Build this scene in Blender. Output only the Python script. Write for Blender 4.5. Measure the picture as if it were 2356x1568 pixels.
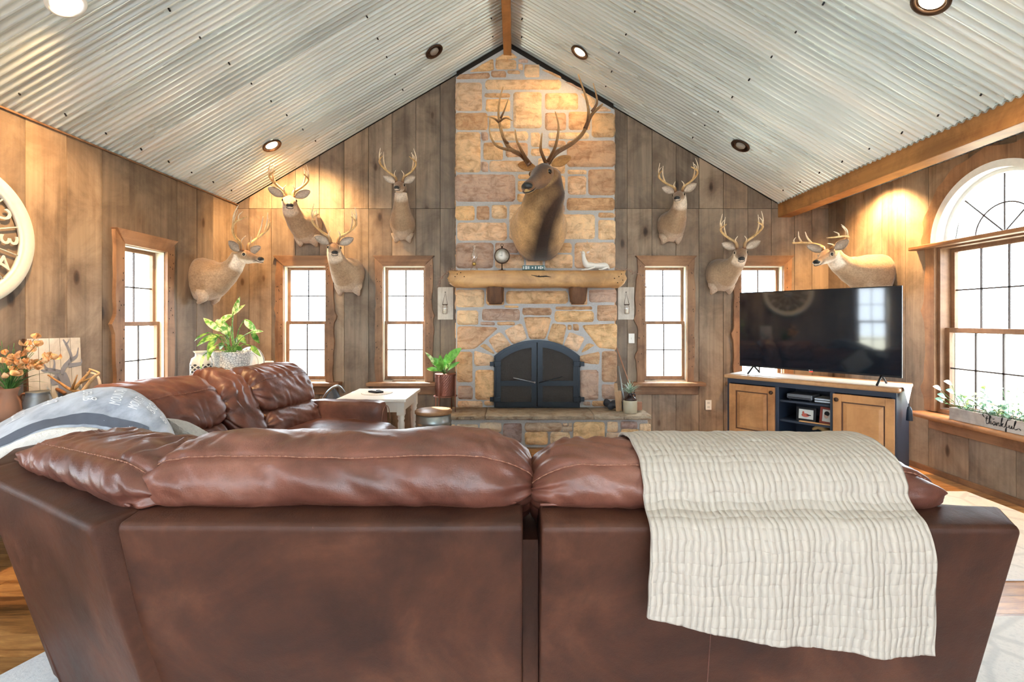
import bpy, bmesh, math, random
from mathutils import Vector, Matrix, noise
random.seed(7)
PI = math.pi
SC = bpy.context.scene
COL = SC.collection
for _o in list(bpy.data.objects): bpy.data.objects.remove(_o)

# ------------------------------------------------------------------ camera
# camera stands at the origin, 1.37 m up, looking level along +Y
CH, FPX, VPX, VPY = 1.37, 1120.0, 1185.0, 735.0
cam_d = bpy.data.cameras.new('camera'); cam = bpy.data.objects.new('camera', cam_d); COL.objects.link(cam)
cam.location = (0, 0, CH); cam.rotation_euler = (PI/2, 0, 0)
cam_d.sensor_width = 36; cam_d.lens = FPX*36/2356
cam_d.shift_x = -(VPX-1178)/2356; cam_d.shift_y = (VPY-784)/2356
cam_d.clip_start = .05; cam_d.clip_end = 200
SC.camera = cam
# ------------------------------------------------------------------ sky, sun, exposure
W = bpy.data.worlds.new('sky'); SC.world = W; W.use_nodes = True
bg = W.node_tree.nodes['Background']; bg.inputs[0].default_value = (.80, .90, 1, 1); bg.inputs[1].default_value = 15.0
sd = bpy.data.lights.new('sun', 'SUN'); sd.energy = 30; sd.angle = math.radians(1.5); sd.color = (1, .95, .86)
so = bpy.data.objects.new('sun', sd); COL.objects.link(so)
so.rotation_euler = Vector((-.5, .62, .95)).to_track_quat('Z', 'Y').to_euler()
vs = SC.view_settings; vs.view_transform = 'Standard'; vs.look = 'None'; vs.gamma = 1; vs.use_curve_mapping = False
vs.exposure = 0.1
def area(name, loc, aim, sx, sy, power, col, spread=180):
    d = bpy.data.lights.new(name, 'AREA'); d.shape = 'RECTANGLE'; d.size = sx; d.size_y = sy; d.spread = math.radians(spread); d.energy = power; d.color = col
    o = bpy.data.objects.new(name, d); COL.objects.link(o); o.location = loc
    o.rotation_euler = (Vector(loc)-Vector(aim)).to_track_quat('Z', 'Y').to_euler(); return o
# fill lamps added at the unseen rear and side openings behind the camera
for ax in (-2.2, 0, 2.2):
    area('rear_window_fill', (ax, -7.15, 1.6), (ax*.6, 5, 1.6), 1.5, 2.0, 20, (.80, .90, 1))
area('rear_gable_fill', (0, -7.15, 3.4), (0, -2.2, 6.7), 2.6, .9, 1500, (.70, .90, 1), 56)  # added lamp, aimed up to brighten the metal ceiling
for ay in (-5.2, -3.4):
    area('side_window_fill', (3.66, ay, 1.5), (-1, ay+1.2, 3.2), 1.3, 1.7, 34, (.8, .91, 1))
area('side_window_fill', (-3.24, -3.1, 1.5), (1, .2, 3.2), 1.4, 1.6, 34, (.8, .91, 1))
# ------------------------------------------------------------------ room numbers
D = 5.79                      # far wall
XL, XR = -3.31, 3.73          # side walls
XBM = 3.13                    # beam / end of the sloped ceiling
YB = -7.3                     # rear wall
EAVE, RX, RZ, SL = 2.74, -.088, 4.63, .587
def roof(x): return RZ-SL*abs(x-RX) if x < XBM else EAVE
def P(px, py, d): return Vector(((px-VPX)*d/FPX, d, CH-(py-VPY)*d/FPX))

# ------------------------------------------------------------------ mesh helpers
class MB:
    def __init__(s): s.v = []; s.f = []; s.c = []; s.sm = []; s.mi = []; s.col = (1, 1, 1); s.m = 0; s.smooth = False
    def add(s, vs, fs, cols=None, smooth=None):
        b = len(s.v); s.v += [Vector(v) for v in vs]; s.c += (cols if cols else [s.col]*len(vs))
        for f in fs:
            s.f.append([b+i for i in f]); s.sm.append(s.smooth if smooth is None else smooth); s.mi.append(s.m)
        return s
    def box(s, a, b, M=None):
        (x0, y0, z0), (x1, y1, z1) = a, b
        vs = [Vector(p) for p in ((x0,y0,z0),(x1,y0,z0),(x1,y1,z0),(x0,y1,z0),(x0,y0,z1),(x1,y0,z1),(x1,y1,z1),(x0,y1,z1))]
        if M: vs = [M @ v for v in vs]
        return s.add(vs, [(3,2,1,0),(4,5,6,7),(0,1,5,4),(1,2,6,5),(2,3,7,6),(3,0,4,7)], smooth=False)
    def cbox(s, c, sz, M=None):
        h = [q/2 for q in sz]; return s.box([c[i]-h[i] for i in range(3)], [c[i]+h[i] for i in range(3)], M)
    def prism(s, poly, fn, o0, o1):      # polygon (a,z) placed by fn(a,z,out), extruded from out o0 to o1
        n = len(poly); vs = [fn(a, z, o0) for a, z in poly]+[fn(a, z, o1) for a, z in poly]
        fs = [list(range(n))[::-1], list(range(n, 2*n))]+[(i, (i+1) % n, n+(i+1) % n, n+i) for i in range(n)]
        return s.add(vs, fs, smooth=False)
    def tube(s, pts, r, n=8, cap=True, flat=1.0, cols=None):
        pts = [Vector(p) for p in pts]; m = len(pts); rr = r if isinstance(r, (list, tuple)) else [r]*m
        vs = []; cc = []; up = None
        for i, p in enumerate(pts):
            t = (pts[min(i+1, m-1)]-pts[max(i-1, 0)]).normalized()
            if up is None: up = t.orthogonal().normalized()
            up = (up-t*up.dot(t)); up = up.normalized() if up.length > 1e-6 else t.orthogonal().normalized()
            sd_ = t.cross(up)
            for k in range(n):
                a = 2*PI*k/n; vs.append(p+(up*math.cos(a)*flat+sd_*math.sin(a))*rr[i]); cc.append(cols[i] if cols else s.col)
        fs = [(i*n+k, i*n+(k+1) % n, (i+1)*n+(k+1) % n, (i+1)*n+k) for i in range(m-1) for k in range(n)]
        if cap: fs += [list(range(n))[::-1], list(range((m-1)*n, m*n))]
        return s.add(vs, fs, cc, smooth=True)
    def lathe(s, prof, c=(0, 0, 0), n=32, M=None, sq=1.0):   # prof: (r,z)
        vs = []
        for r, z in prof:
            for k in range(n):
                a = 2*PI*k/n; v = Vector((c[0]+r*math.cos(a), c[1]+r*sq*math.sin(a), c[2]+z)); vs.append(M @ v if M else v)
        m = len(prof); fs = [(i*n+k, i*n+(k+1) % n, (i+1)*n+(k+1) % n, (i+1)*n+k) for i in range(m-1) for k in range(n)]
        if prof[0][0] > 1e-4: fs.append(list(range(n))[::-1])
        if prof[-1][0] > 1e-4: fs.append(list(range((m-1)*n, m*n)))
        return s.add(vs, fs, smooth=True)
    def rings(s, rings, cols=None, cap=True, closed=True):
        n = len(rings[0]); m = len(rings); vs = [v for r in rings for v in r]
        cc = [c for r in cols for c in r] if cols else None; e = n if closed else n-1
        fs = [(i*n+k, i*n+(k+1) % n, (i+1)*n+(k+1) % n, (i+1)*n+k) for i in range(m-1) for k in range(e)]
        if cap and closed: fs += [list(range(n))[::-1], list(range((m-1)*n, m*n))]
        return s.add(vs, fs, cc, smooth=True)
    def ball(s, c, r, M=None, n=16, m=10):
        c = Vector(c); r = (r, r, r) if isinstance(r, (int, float)) else r
        vs = []; 
        for i in range(m+1):
            t = PI*i/m
            for k in range(n):
                a = 2*PI*k/n; v = Vector((r[0]*math.sin(t)*math.cos(a), r[1]*math.sin(t)*math.sin(a), r[2]*math.cos(t)))
                vs.append(c+(M @ v if M else v))
        fs = [(i*n+k, (i+1)*n+k, (i+1)*n+(k+1) % n, i*n+(k+1) % n) for i in range(m) for k in range(n)]
        return s.add(vs, fs, smooth=True)
    def build(s, name, mat, parent=None, bevel=0, solid=0, sub=0, world=False, weld=False):
        me = bpy.data.meshes.new(name); vs = s.v
        if world and parent is not None:
            Mi = wmat(parent).inverted(); vs = [Mi @ v for v in vs]
        me.from_pydata([tuple(v) for v in vs], [], s.f)
        ca = me.color_attributes.new('Col', 'FLOAT_COLOR', 'POINT')
        buf = []
        for c in s.c: buf += [c[0], c[1], c[2], 1.0]
        ca.data.foreach_set('color', buf)
        me.polygons.foreach_set('use_smooth', s.sm); me.polygons.foreach_set('material_index', s.mi)
        for m_ in (mat if isinstance(mat, (list, tuple)) else [mat]): me.materials.append(m_)
        me.validate(); me.update()
        if weld:
            bm = bmesh.new(); bm.from_mesh(me); bmesh.ops.remove_doubles(bm, verts=bm.verts, dist=1e-5)
            bmesh.ops.recalc_face_normals(bm, faces=bm.faces); bm.to_mesh(me); bm.free()
        o = bpy.data.objects.new(name, me); COL.objects.link(o)
        if parent is not None: o.parent = parent
        if bevel:
            b = o.modifiers.new('bevel', 'BEVEL'); b.width = bevel; b.segments = 2; b.limit_method = 'ANGLE'; b.angle_limit = .7
            b.harden_normals = False
        if solid: q = o.modifiers.new('solid', 'SOLIDIFY'); q.thickness = solid; q.offset = 0
        if sub: q = o.modifiers.new('sub', 'SUBSURF'); q.levels = sub; q.render_levels = sub
        return o
TF = {}
def wmat(o): return TF[o.name] if o.name in TF else (wmat(o.parent) @ o.matrix_basis if o.parent else o.matrix_basis)
def thing(name, label, cat, loc=(0, 0, 0), rz=0, group=None, M=None):
    o = bpy.data.objects.new(name, None); COL.objects.link(o); o.empty_display_size = .1
    if M is None: M = Matrix.Translation(loc) @ Matrix.Rotation(rz, 4, 'Z')
    o.matrix_world = M; TF[o.name] = M.copy()
    o['label'] = label; o['category'] = cat
    if group: o['group'] = group
    return o
def tag(o, label, cat, group=None):
    o['label'] = label; o['category'] = cat
    if group: o['group'] = group
    return o
def struct(o): o['kind'] = 'structure'; return o
def one(mb, name, mat, label, cat, base, group=None, **k):   # a thing that is a single mesh, origin at its base
    base = Vector(base); mb.v = [v-base for v in mb.v]
    o = mb.build(name, mat, **k); o.location = base; return tag(o, label, cat, group)
def text_mesh(txt, size, ext=.001, align='CENTER', shear=0, spacing=1.0):
    cu = bpy.data.curves.new('t', 'FONT'); cu.body = txt; cu.size = size; cu.extrude = ext; cu.align_x = align; cu.align_y = 'CENTER'
    cu.shear = shear; cu.space_character = spacing; cu.resolution_u = 3
    o = bpy.data.objects.new('t', cu); COL.objects.link(o); dg = bpy.context.evaluated_depsgraph_get(); dg.update()
    me = bpy.data.meshes.new_from_object(o.evaluated_get(dg)); vs = [v.co.copy() for v in me.vertices]; fs = [list(p.vertices) for p in me.polygons]
    bpy.data.objects.remove(o); bpy.data.curves.remove(cu); bpy.data.meshes.remove(me); return vs, fs
def nz(x, y, z=0, s=1): return noise.noise(Vector((x*s, y*s, z*s)))
def catmull(pts, n):
    pts = [Vector(p) for p in pts]; out = []; m = len(pts)
    for i in range(m-1):
        p0 = pts[max(i-1, 0)]; p1 = pts[i]; p2 = pts[i+1]; p3 = pts[min(i+2, m-1)]
        for k in range(n):
            t = k/n; out.append(.5*((2*p1)+(p2-p0)*t+(2*p0-5*p1+4*p2-p3)*t*t+(3*p1-p0-3*p2+p3)*t**3))
    out.append(pts[-1]); return out
def lerp(a, b, t): return a+(b-a)*t
def lerp3(a, b, t): t = max(0, min(1, t)); return tuple(a[i]+(b[i]-a[i])*t for i in range(3))
def srgb(r, g, b): return tuple(((c/255)/12.92 if c/255 <= .04045 else ((c/255+.055)/1.055)**2.4) for c in (r, g, b))

# ------------------------------------------------------------------ materials
MATS = {}
class NT:
    def __init__(s, name):
        s.m = bpy.data.materials.new(name); s.m.use_nodes = True; s.t = s.m.node_tree; s.b = s.t.nodes['Principled BSDF']
    def n(s, ty, **k):
        nd = s.t.nodes.new(ty)
        for a, v in k.items(): setattr(nd, a, v)
        return nd
    def l(s, a, b): s.t.links.new(a, b)
    def coord(s, scale=(1, 1, 1), kind='Object', off=None):
        tc = s.n('ShaderNodeTexCoord'); mp = s.n('ShaderNodeMapping'); mp.inputs['Scale'].default_value = scale
        s.l(tc.outputs[kind], mp.inputs['Vector'])
        if off is not None:
            ad = s.n('ShaderNodeVectorMath', operation='ADD'); s.l(tc.outputs[kind], ad.inputs[0]); s.l(off, ad.inputs[1]); s.l(ad.outputs[0], mp.inputs['Vector'])
        return mp.outputs[0]
    def noise(s, vec, sc=5, det=6, ro=.6, dist=0):
        q = s.n('ShaderNodeTexNoise'); q.inputs['Scale'].default_value = sc; q.inputs['Detail'].default_value = det
        q.inputs['Roughness'].default_value = ro; q.inputs['Distortion'].default_value = dist; s.l(vec, q.inputs['Vector']); return q.outputs['Fac']
    def ramp(s, fac, stops):
        r = s.n('ShaderNodeValToRGB'); e = r.color_ramp.elements
        while len(e) < len(stops): e.new(.5)
        for i, (p, c) in enumerate(stops): e[i].position = p; e[i].color = (*c, 1) if len(c) == 3 else c
        s.l(fac, r.inputs[0]); return r.outputs[0]
    def mix(s, a, b, fac, mode='MIX'):
        q = s.n('ShaderNodeMix', data_type='RGBA', blend_type=mode)
        for sock, v in ((q.inputs[0], fac), (q.inputs[6], a), (q.inputs[7], b)):
            if isinstance(v, (int, float)): sock.default_value = v
            elif isinstance(v, tuple): sock.default_value = (*v, 1) if len(v) == 3 else v
            else: s.l(v, sock)
        return q.outputs[2]
    def math(s, op, a, b=0, c=None):
        q = s.n('ShaderNodeMath', operation=op)
        for i, v in enumerate((a, b) if c is None else (a, b, c)):
            if isinstance(v, (int, float)): q.inputs[i].default_value = v
            else: s.l(v, q.inputs[i])
        return q.outputs[0]
    def attr(s): a = s.n('ShaderNodeAttribute', attribute_name='Col'); return a
    def bump(s, h, st=.3, dist=.01, prev=None):
        q = s.n('ShaderNodeBump'); q.inputs['Strength'].default_value = st; q.inputs['Distance'].default_value = dist; s.l(h, q.inputs['Height'])
        if prev is not None: s.l(prev, q.inputs['Normal'])
        return q.outputs[0]
    def out(s, col=None, rough=.5, metal=0, nrm=None, spec=None):
        for nm, v in (('Base Color', col), ('Roughness', rough), ('Metallic', metal), ('Normal', nrm), ('Specular IOR Level', spec)):
            if v is None: continue
            if isinstance(v, tuple): s.b.inputs[nm].default_value = (*v, 1)
            elif isinstance(v, (int, float)): s.b.inputs[nm].default_value = v
            else: s.l(v, s.b.inputs[nm])
        MATS[s.m.name] = s.m; return s.m
def plain(name, col, rough=.5, metal=0, var=.15, sc=20, bump=0):
    q = NT(name); v = q.coord(); f = q.noise(v, sc, 4)
    c = q.mix(tuple(x*(1-var) for x in col), tuple(min(1, x*(1+var)) for x in col), f)
    return q.out(c, rough, metal, q.bump(f, bump, .01) if bump else None)
def emit(name, col, st):
    q = NT(name); q.b.inputs['Base Color'].default_value = (*col, 1); q.b.inputs['Emission Color'].default_value = (*col, 1); q.b.inputs['Emission Strength'].default_value = st
    MATS[name] = q.m; return q.m
def wood(name, dark, light, axis='z', rough=.6, grain=22, stretch=.05, knots=0, tone=False, saw=0, bump=.25, spec=.4):
    q = NT(name); a = q.attr() if tone else None
    sc = {'x': (stretch, 1, 1), 'y': (1, stretch, 1), 'z': (1, 1, stretch)}[axis]
    off = None
    if tone:
        mu = q.n('ShaderNodeVectorMath', operation='SCALE'); q.l(a.outputs['Color'], mu.inputs[0]); mu.inputs['Scale'].default_value = 9; off = mu.outputs[0]
    v = q.coord(sc, off=off); g1 = q.noise(v, grain, 7, .65, .4); g2 = q.noise(v, grain*.18, 4, .55, .8)
    vb = q.coord((1, 1, 1), off=off); g3 = q.noise(vb, 2.4, 6, .68, .5)
    f = q.math('ADD', q.math('MULTIPLY', g1, .45), q.math('MULTIPLY', g2, .55))
    c = q.ramp(f, [(.34, dark), (.5, lerp3(dark, light, .58)), (.66, light)])
    c = q.mix(c, q.mix(c, (.60, .57, .56), .999, 'MULTIPLY'), q.ramp(g3, [(.42, (0, 0, 0)), (.62, (1, 1, 1))]))
    h = f
    if tone:
        sp = q.n('ShaderNodeSeparateColor'); q.l(a.outputs['Color'], sp.inputs[0])
        tn = q.ramp(sp.outputs[0], [(0, (.66, .64, .64)), (.5, (.96, .95, .94)), (1, (1.25, 1.16, 1.05))])
        c = q.mix(c, tn, 1.0, 'MULTIPLY')
    if knots:
        sk = {'x': (.45, 1, 1), 'y': (1, .45, 1), 'z': (1, 1, .45)}[axis]
        vo = q.n('ShaderNodeTexVoronoi'); vo.inputs['Scale'].default_value = knots
        q.l(q.coord(sk, off=off), vo.inputs['Vector'])
        dd = q.math('ADD', vo.outputs['Distance'], q.math('MULTIPLY', g1, .06))
        kr = q.ramp(dd, [(.07, (.20, .15, .12)), (.10, (.40, .32, .27)), (.125, (.74, .69, .65)), (.30, (1, 1, 1))])
        c = q.mix(c, kr, 1.0, 'MULTIPLY')
    nb = q.bump(h, bump, .01)
    if saw:
        vr = q.n('ShaderNodeTexWave'); vr.wave_type = 'BANDS'; vr.bands_direction = 'Z'; vr.inputs['Scale'].default_value = saw; vr.inputs['Distortion'].default_value = 3.5; vr.inputs['Detail'].default_value = 1
        mp = q.coord((.35, .35, 1), off=off); q.l(mp, vr.inputs['Vector'])
        msk = q.ramp(g3, [(.48, (0, 0, 0)), (.6, (1, 1, 1))])
        sv = q.mix((.5, .5, .5), vr.outputs['Fac'], msk); nb = q.bump(sv, .25, .004, nb)
        c = q.mix(c, q.mix(c, (1.18, 1.16, 1.14), 1, 'MULTIPLY'), q.math('MULTIPLY', q.math('MULTIPLY', vr.outputs['Fac'], .6), msk))
    return q.out(c, rough, 0, nb, spec)
M_wall = wood('weathered_wall_boards', (.155, .115, .082), (.39, .297, .215), 'z', .55, 20, .045, 3.2, True, 38)
M_wall_h = wood('apron_boards', (.14, .09, .055), (.36, .24, .15), 'x', .55, 20, .045, 3, True)
M_casing = wood('casing_wood', (.17, .085, .042), (.42, .235, .125), 'z', .5, 24, .05, 0, True)
M_casing_h = wood('casing_wood_level', (.17, .085, .042), (.42, .235, .125), 'x', .5, 24, .05, 0, True)
M_sillr = wood('sill_wood_side', (.20, .09, .04), (.45, .24, .12), 'y', .45, 20, .05, 0, True)
M_sash = wood('sash_wood', (.22, .115, .06), (.36, .2, .11), 'z', .45, 30, .05)
M_beam = wood('beam_wood', (.30, .125, .035), (.62, .30, .10), 'y', .5, 12, .05, 2.2, True)
M_mantel = wood('mantel_log', (.40, .20, .08), (.76, .46, .20), 'x', .5, 9, .12, 0)
M_corbel = wood('corbel_bark', (.075, .03, .013), (.22, .10, .045), 'z', .7, 22, .08, 0, bump=.9)
M_backing = plain('wall_cavity', (.02, .014, .01), .9)
M_cream = plain('cream_jamb', srgb(214, 205, 186), .5)
M_vinyl = plain('white_vinyl', srgb(235, 236, 234), .35)
M_black = plain('black_metal', (.012, .012, .014), .45, .6)
M_muntin = plain('muntin_dark', (.045, .03, .028), .5)
M_brown_leather = None
def _ceil_mat():
    q = NT('galvanised_corrugated_metal'); a = q.attr()
    mu = q.n('ShaderNodeVectorMath', operation='SCALE'); q.l(a.outputs['Color'], mu.inputs[0]); mu.inputs['Scale'].default_value = 7
    v = q.coord((.2, 2.4, .2), off=mu.outputs[0]); f = q.noise(v, 1.3, 5, .55, .15); f2 = q.noise(q.coord((.8, 6, .8)), 4, 5, .7)
    c = q.ramp(f, [(.30, (.59, .69, .72)), (.47, (.73, .86, .89)), (.56, (.84, .96, 1.0)), (.70, (.94, 1.0, 1.0))])
    ru = q.ramp(q.noise(q.coord((.5, 2.2, .5)), 2.3, 5, .7), [(.70, (0, 0, 0)), (.95, (1, 1, 1))])
    c = q.mix(c, (.40, .30, .22), q.math('MULTIPLY', ru, .3))
    c = q.mix(c, (1, 1, 1), q.math('MULTIPLY', f2, .14))
    return q.out(c, q.math('ADD', q.math('MULTIPLY', f, .3), .14), .4, q.bump(f2, .04, .003))
M_ceil = _ceil_mat()
def _floor_mat():
    q = NT('oak_plank_floor'); a = q.attr(); mu = q.n('ShaderNodeVectorMath', operation='SCALE'); q.l(a.outputs['Color'], mu.inputs[0]); mu.inputs['Scale'].default_value = 9
    v = q.coord((.16, 1, 1), off=mu.outputs[0]); f = q.noise(v, 16, 7, .7, 1.2); f2 = q.noise(q.coord((.4, 1, 1), off=mu.outputs[0]), 3, 4)
    c = q.ramp(q.math('ADD', q.math('MULTIPLY', f, .6), q.math('MULTIPLY', f2, .4)), [(.38, (.13, .055, .018)), (.5, (.36, .17, .055)), (.62, (.60, .34, .13))])
    sp = q.n('ShaderNodeSeparateColor'); q.l(a.outputs['Color'], sp.inputs[0])
    c = q.mix(c, q.ramp(sp.outputs[0], [(0, (.7, .66, .62)), (1, (1.2, 1.1, 1.0))]), 1, 'MULTIPLY')
    return q.out(c, .32, 0, q.bump(f, .12, .004))
M_floor = _floor_mat()
# ------------------------------------------------------------------ floor
m = MB(); m.col = (.3, .3, .3); m.box((XL-.2, YB-.2, -.12), (XR+.2, D+.2, -.012)); 
y = YB
while y < D:
    x = XL-random.random()*1.0
    while x < XR:
        L = 1.25; a, b = max(x, XL), min(x+L, XR)
        if b-a > .02: m.col = (random.random(), random.random(), random.random()); m.box((a+.0008, y+.0008, -.012), (b-.0008, min(y+.145, D)-.0008, 0))
        x += L
    y += .145
struct(m.build('floor', M_floor))
# ------------------------------------------------------------------ walls made of vertical boards with real gaps
def Wf(a, z, o): return Vector((a, D-o, z))
def Wl(a, z, o): return Vector((XL+o, a, z))
def Wr(a, z, o): return Vector((XR-o, a, z))
def Wb(a, z, o): return Vector((a, YB+o, z))
def wall(name, fn, seams, topf, opens, mat, joint=None, tones=None, extra=None):
    """opens: list of (a0,a1,zbottom, ztop or function)"""
    m = MB(); back = MB(); back.col = (.2, .2, .2)
    def colpieces(mb, a0, a1, z0, z1f, o0, o1, gap):
        cuts = sorted({a0, a1} | {q for (s0, s1, *_r) in opens for q in (s0, s1) if a0 < q < a1} | ({RX} if name == 'wall_far' and a0 < RX < a1 else set()) | ({XBM} if name == 'wall_far' and a0 < XBM < a1 else set())
                      | {q for (s0, s1, zb, zt) in opens if callable(zt) for q in [s0+(s1-s0)*k/24 for k in range(25)] if a0 < q < a1})
        for c0, c1 in zip(cuts[:-1], cuts[1:]):
            mid = (c0+c1)/2; e0 = c0+(gap if c0 == a0 else 0); e1 = c1-(gap if c1 == a1 else 0)
            t0, t1 = z1f(c0+1e-5), z1f(c1-1e-5); segs = [((z0, z0), (t0, t1))]
            for (s0, s1, zb, zt) in opens:
                if s0 < mid < s1:
                    q0, q1 = (zt(c0), zt(c1)) if callable(zt) else (zt, zt); new = []
                    for (b0, b1), (u0, u1) in segs:
                        if q0 <= b0 or zb >= u0: new.append(((b0, b1), (u0, u1))); continue
                        if zb > b0: new.append(((b0, b1), (zb, zb)))
                        if q0 < u0: new.append(((q0, q1), (u0, u1)))
                    segs = new
            for (b0, b1), (u0, u1) in segs:
                mb.prism([(e0, b0), (e1, b1), (e1, u1), (e0, u0)], fn, o0, o1)
    for i, (a0, a1) in enumerate(zip(seams[:-1], seams[1:])):
        levels = [(0, joint-.002, 0), (joint+.002, None, 1)] if joint else [(0, None, 0)]
        for zb, zt, lv in levels:
            random.seed(hash((name, i, lv)) % 9973 if False else (len(name)*131+i*17+lv*7))
            t = random.random(); 
            if tones: t = tones[i % len(tones)]
            m.col = (t, random.random(), random.random()); j = random.uniform(0, .004)
            if zt is None: colpieces(m, a0, a1, zb, topf, -.02, j, .0025)
            else: colpieces(m, a0, a1, zb, lambda a: zt, -.02, j, .0025)
    for i, (a0, a1) in enumerate([(seams[0]-.16, seams[-1]+.16)]):
        colpieces(back, a0, a1, -.1, lambda a: topf(a)+.05, -.16, -.02, 0)
    o = struct(m.build(name, mat)); b = back.build('wall_cavity', M_backing, o)
    return o
WIN = [(-2.492, .655, 2.01), (-1.316, .655, 2.01), (1.784, .655, 2.01), (2.93, .655, 2.01)]   # far-wall windows: centre, z0, z1
HW = .255                                                                                   # half opening
def fx(px): return (px-VPX)*D/FPX
far_s = [XL]+[fx(p) for p in (573, 625, 680, 735, 792, 848, 902, 957, 1013, 1060, 1120, 1180, 1240, 1300, 1360, 1405, 1443, 1500, 1555, 1608, 1664, 1720, 1775, 1828, 1868)]+[XR]
wall('wall_far', Wf, far_s, roof, [(c-HW, c+HW, z0, z1) for c, z0, z1 in WIN], M_wall, joint=2.69)
LW = (4.34, .655, 2.01)
left_s = [YB, -6.8, -6.2, -5.6, -5.1, -4.5, -4.0, -3.5, -3.1, -2.5, -2.1, -1.5, -1.0, -.5, .1, .6, 1.1, 1.55, 2.0, 2.45, 2.82, 3.287, 3.592, 3.90, 4.175, 4.765, 5.06, 5.33, D]
wall('wall_left', Wl, left_s, lambda a: EAVE, [(LW[0]-HW, LW[0]+HW, LW[1], LW[2]), (1.42-HW, 1.42+HW, LW[1], LW[2]), (-.95, .05, .6, 2.1), (-3.85, -2.35, .7, 2.3)], M_wall)  # last two openings are unseen, added to light the sofa corner
AY, AZ, AR = 3.77, 2.04, .53           # arched window on the right wall: centre, spring height, opening radius
def arch(a): return AZ+math.sqrt(max(0, AR*AR-(a-AY)**2))
right_s = [YB, -6.7, -6.1, -5.5, -4.9, -4.3, -3.7, -3.0, -2.4, -1.9, -1.3, -.8, -.2, .4, .9, 1.5, 2.0, 2.45, 2.85, 3.2, 3.62, 4.0, 4.39, 4.65, 4.95, 5.2, 5.5, D]
wall('wall_right', Wr, right_s, lambda a: EAVE, [(AY-AR, AY+AR, .58, arch), (-5.85, -4.55, .6, 2.4), (-4.05, -2.75, .6, 2.4)], M_wall)
rear_s = [XL+.35*k for k in range(20)]+[XR]
wall('wall_rear', Wb, rear_s, roof, [(-2.95, -1.45, .5, 2.6), (-.75, .75, .5, 2.6), (1.45, 2.95, .5, 2.6), (-1.3, 1.3, 2.95, 3.85)], M_wall)
# added rear and side windows that light the room (frames only seen in reflections)
for nm, fn, sp in (('window_7', Wb, [(-2.95, -1.45, .5, 2.6), (-.75, .75, .5, 2.6), (1.45, 2.95, .5, 2.6), (-1.3, 1.3, 2.95, 3.85)]), ('window_8', Wr, [(-5.85, -4.55, .6, 2.4), (-4.05, -2.75, .6, 2.4)]), ('window_9', Wl, [(-.95, .05, .6, 2.1), (-3.85, -2.35, .7, 2.3)])):
    m = MB()
    for a0, a1, z0, z1 in sp:
        for b in ((a0, a0+.06, z0, z1), (a1-.06, a1, z0, z1), (a0, a1, z0, z0+.06), (a0, a1, z1-.06, z1), ((a0+a1)/2-.02, (a0+a1)/2+.02, z0, z1), (a0, a1, (z0+z1)/2-.03, (z0+z1)/2+.03)):
            m.prism([(b[0], b[2]), (b[1], b[2]), (b[1], b[3]), (b[0], b[3])], fn, -.14, -.09)
    struct(m.build(nm, M_vinyl))
# ------------------------------------------------------------------ corrugated metal ceiling, ribs run up the slope
def corr(name, x0, z0, x1, z1):
    m = MB(); m.smooth = True; n_ = Vector((-(z1-z0), 0, x1-x0)).normalized()
    if n_.z < 0: n_ = -n_
    y = YB-.1; pitch = .055; seg = 8; ys = []; 
    while y < D+.004: ys.append(y); y += pitch/seg
    ys.append(D+.004); nx = 6; vs = []; cc = []
    for yy in ys:
        sh = int((yy+50)/.66); random.seed(sh*3+int(x0*10)); col = (random.random(), random.random(), random.random())
        ph = (yy+50) % .66; drop = .004 if ph < .05 else 0
        for i in range(nx+1):
            t = i/nx; p = Vector((x0+(x1-x0)*t, yy, z0+(z1-z0)*t))+n_*(.0088*math.sin(2*PI*yy/pitch)+.0088-drop); vs.append(p); cc.append(col)
    w = nx+1; fs = [(j*w+i, j*w+i+1, (j+1)*w+i+1, (j+1)*w+i) for j in range(len(ys)-1) for i in range(nx)]
    m.add(vs, fs, cc)
    # rows of dark screws
    m.m = 1; random.seed(4); L = Vector((x1-x0, 0, z1-z0)); rows = (.05, .34, .64, .95) if L.length > 1 else (.5,)
    for j in range(39):
        yy = YB+.2+j*.33
        for t in rows:
            c = Vector((x0+(x1-x0)*t, yy+random.uniform(-.02, .02), z0+(z1-z0)*t)); a_ = L.normalized(); b_ = Vector((0, 1, 0))
            ring = [c+(a_*math.cos(q*PI/3)+b_*math.sin(q*PI/3))*.0065-n_*.010 for q in range(6)]; top = [v+n_*.02 for v in ring]
            m.rings([ring, top])
    # weather deck above keeps the daylight out
    m.m = 2; q = [Vector((x0, YB-.2, z0)), Vector((x1, YB-.2, z1)), Vector((x1, D+.2, z1)), Vector((x0, D+.2, z0))]
    m.add([v+n_*.03 for v in q]+[v+n_*.12 for v in q], [(3,2,1,0),(4,5,6,7),(0,1,5,4),(1,2,6,5),(2,3,7,6),(3,0,4,7)], smooth=False)
    return struct(m.build(name, [M_ceil, M_black, M_backing]))
corr('ceiling', XL-.03, EAVE-.0176, RX, RZ)
corr('ceiling.001', RX, RZ, XBM+.03, EAVE-.0176)
corr('ceiling.002', XBM-.02, EAVE, XR+.02, EAVE)
# beams
def beam(name, lo, hi, tone):
    m = MB(); m.col = (tone, .4, .7); m.box(lo, hi); return struct(m.build(name, M_beam, bevel=.006))
beam('trim_1', (XBM-.005, YB, 2.585), (XBM+.155, D, EAVE+.03), .55)
beam('trim_2', (RX-.045, YB, RZ-.20), (RX+.045, D, RZ), .25)
m = MB(); m.col = (.2, .5, .5)
for fn_, a0, a1 in ((Wl, YB, D),):
    m.prism([(a0, EAVE-.012), (a1, EAVE-.012), (a1, EAVE), (a0, EAVE)], fn_, .002, .02)
struct(m.build('trim_3', M_casing_h))
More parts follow.
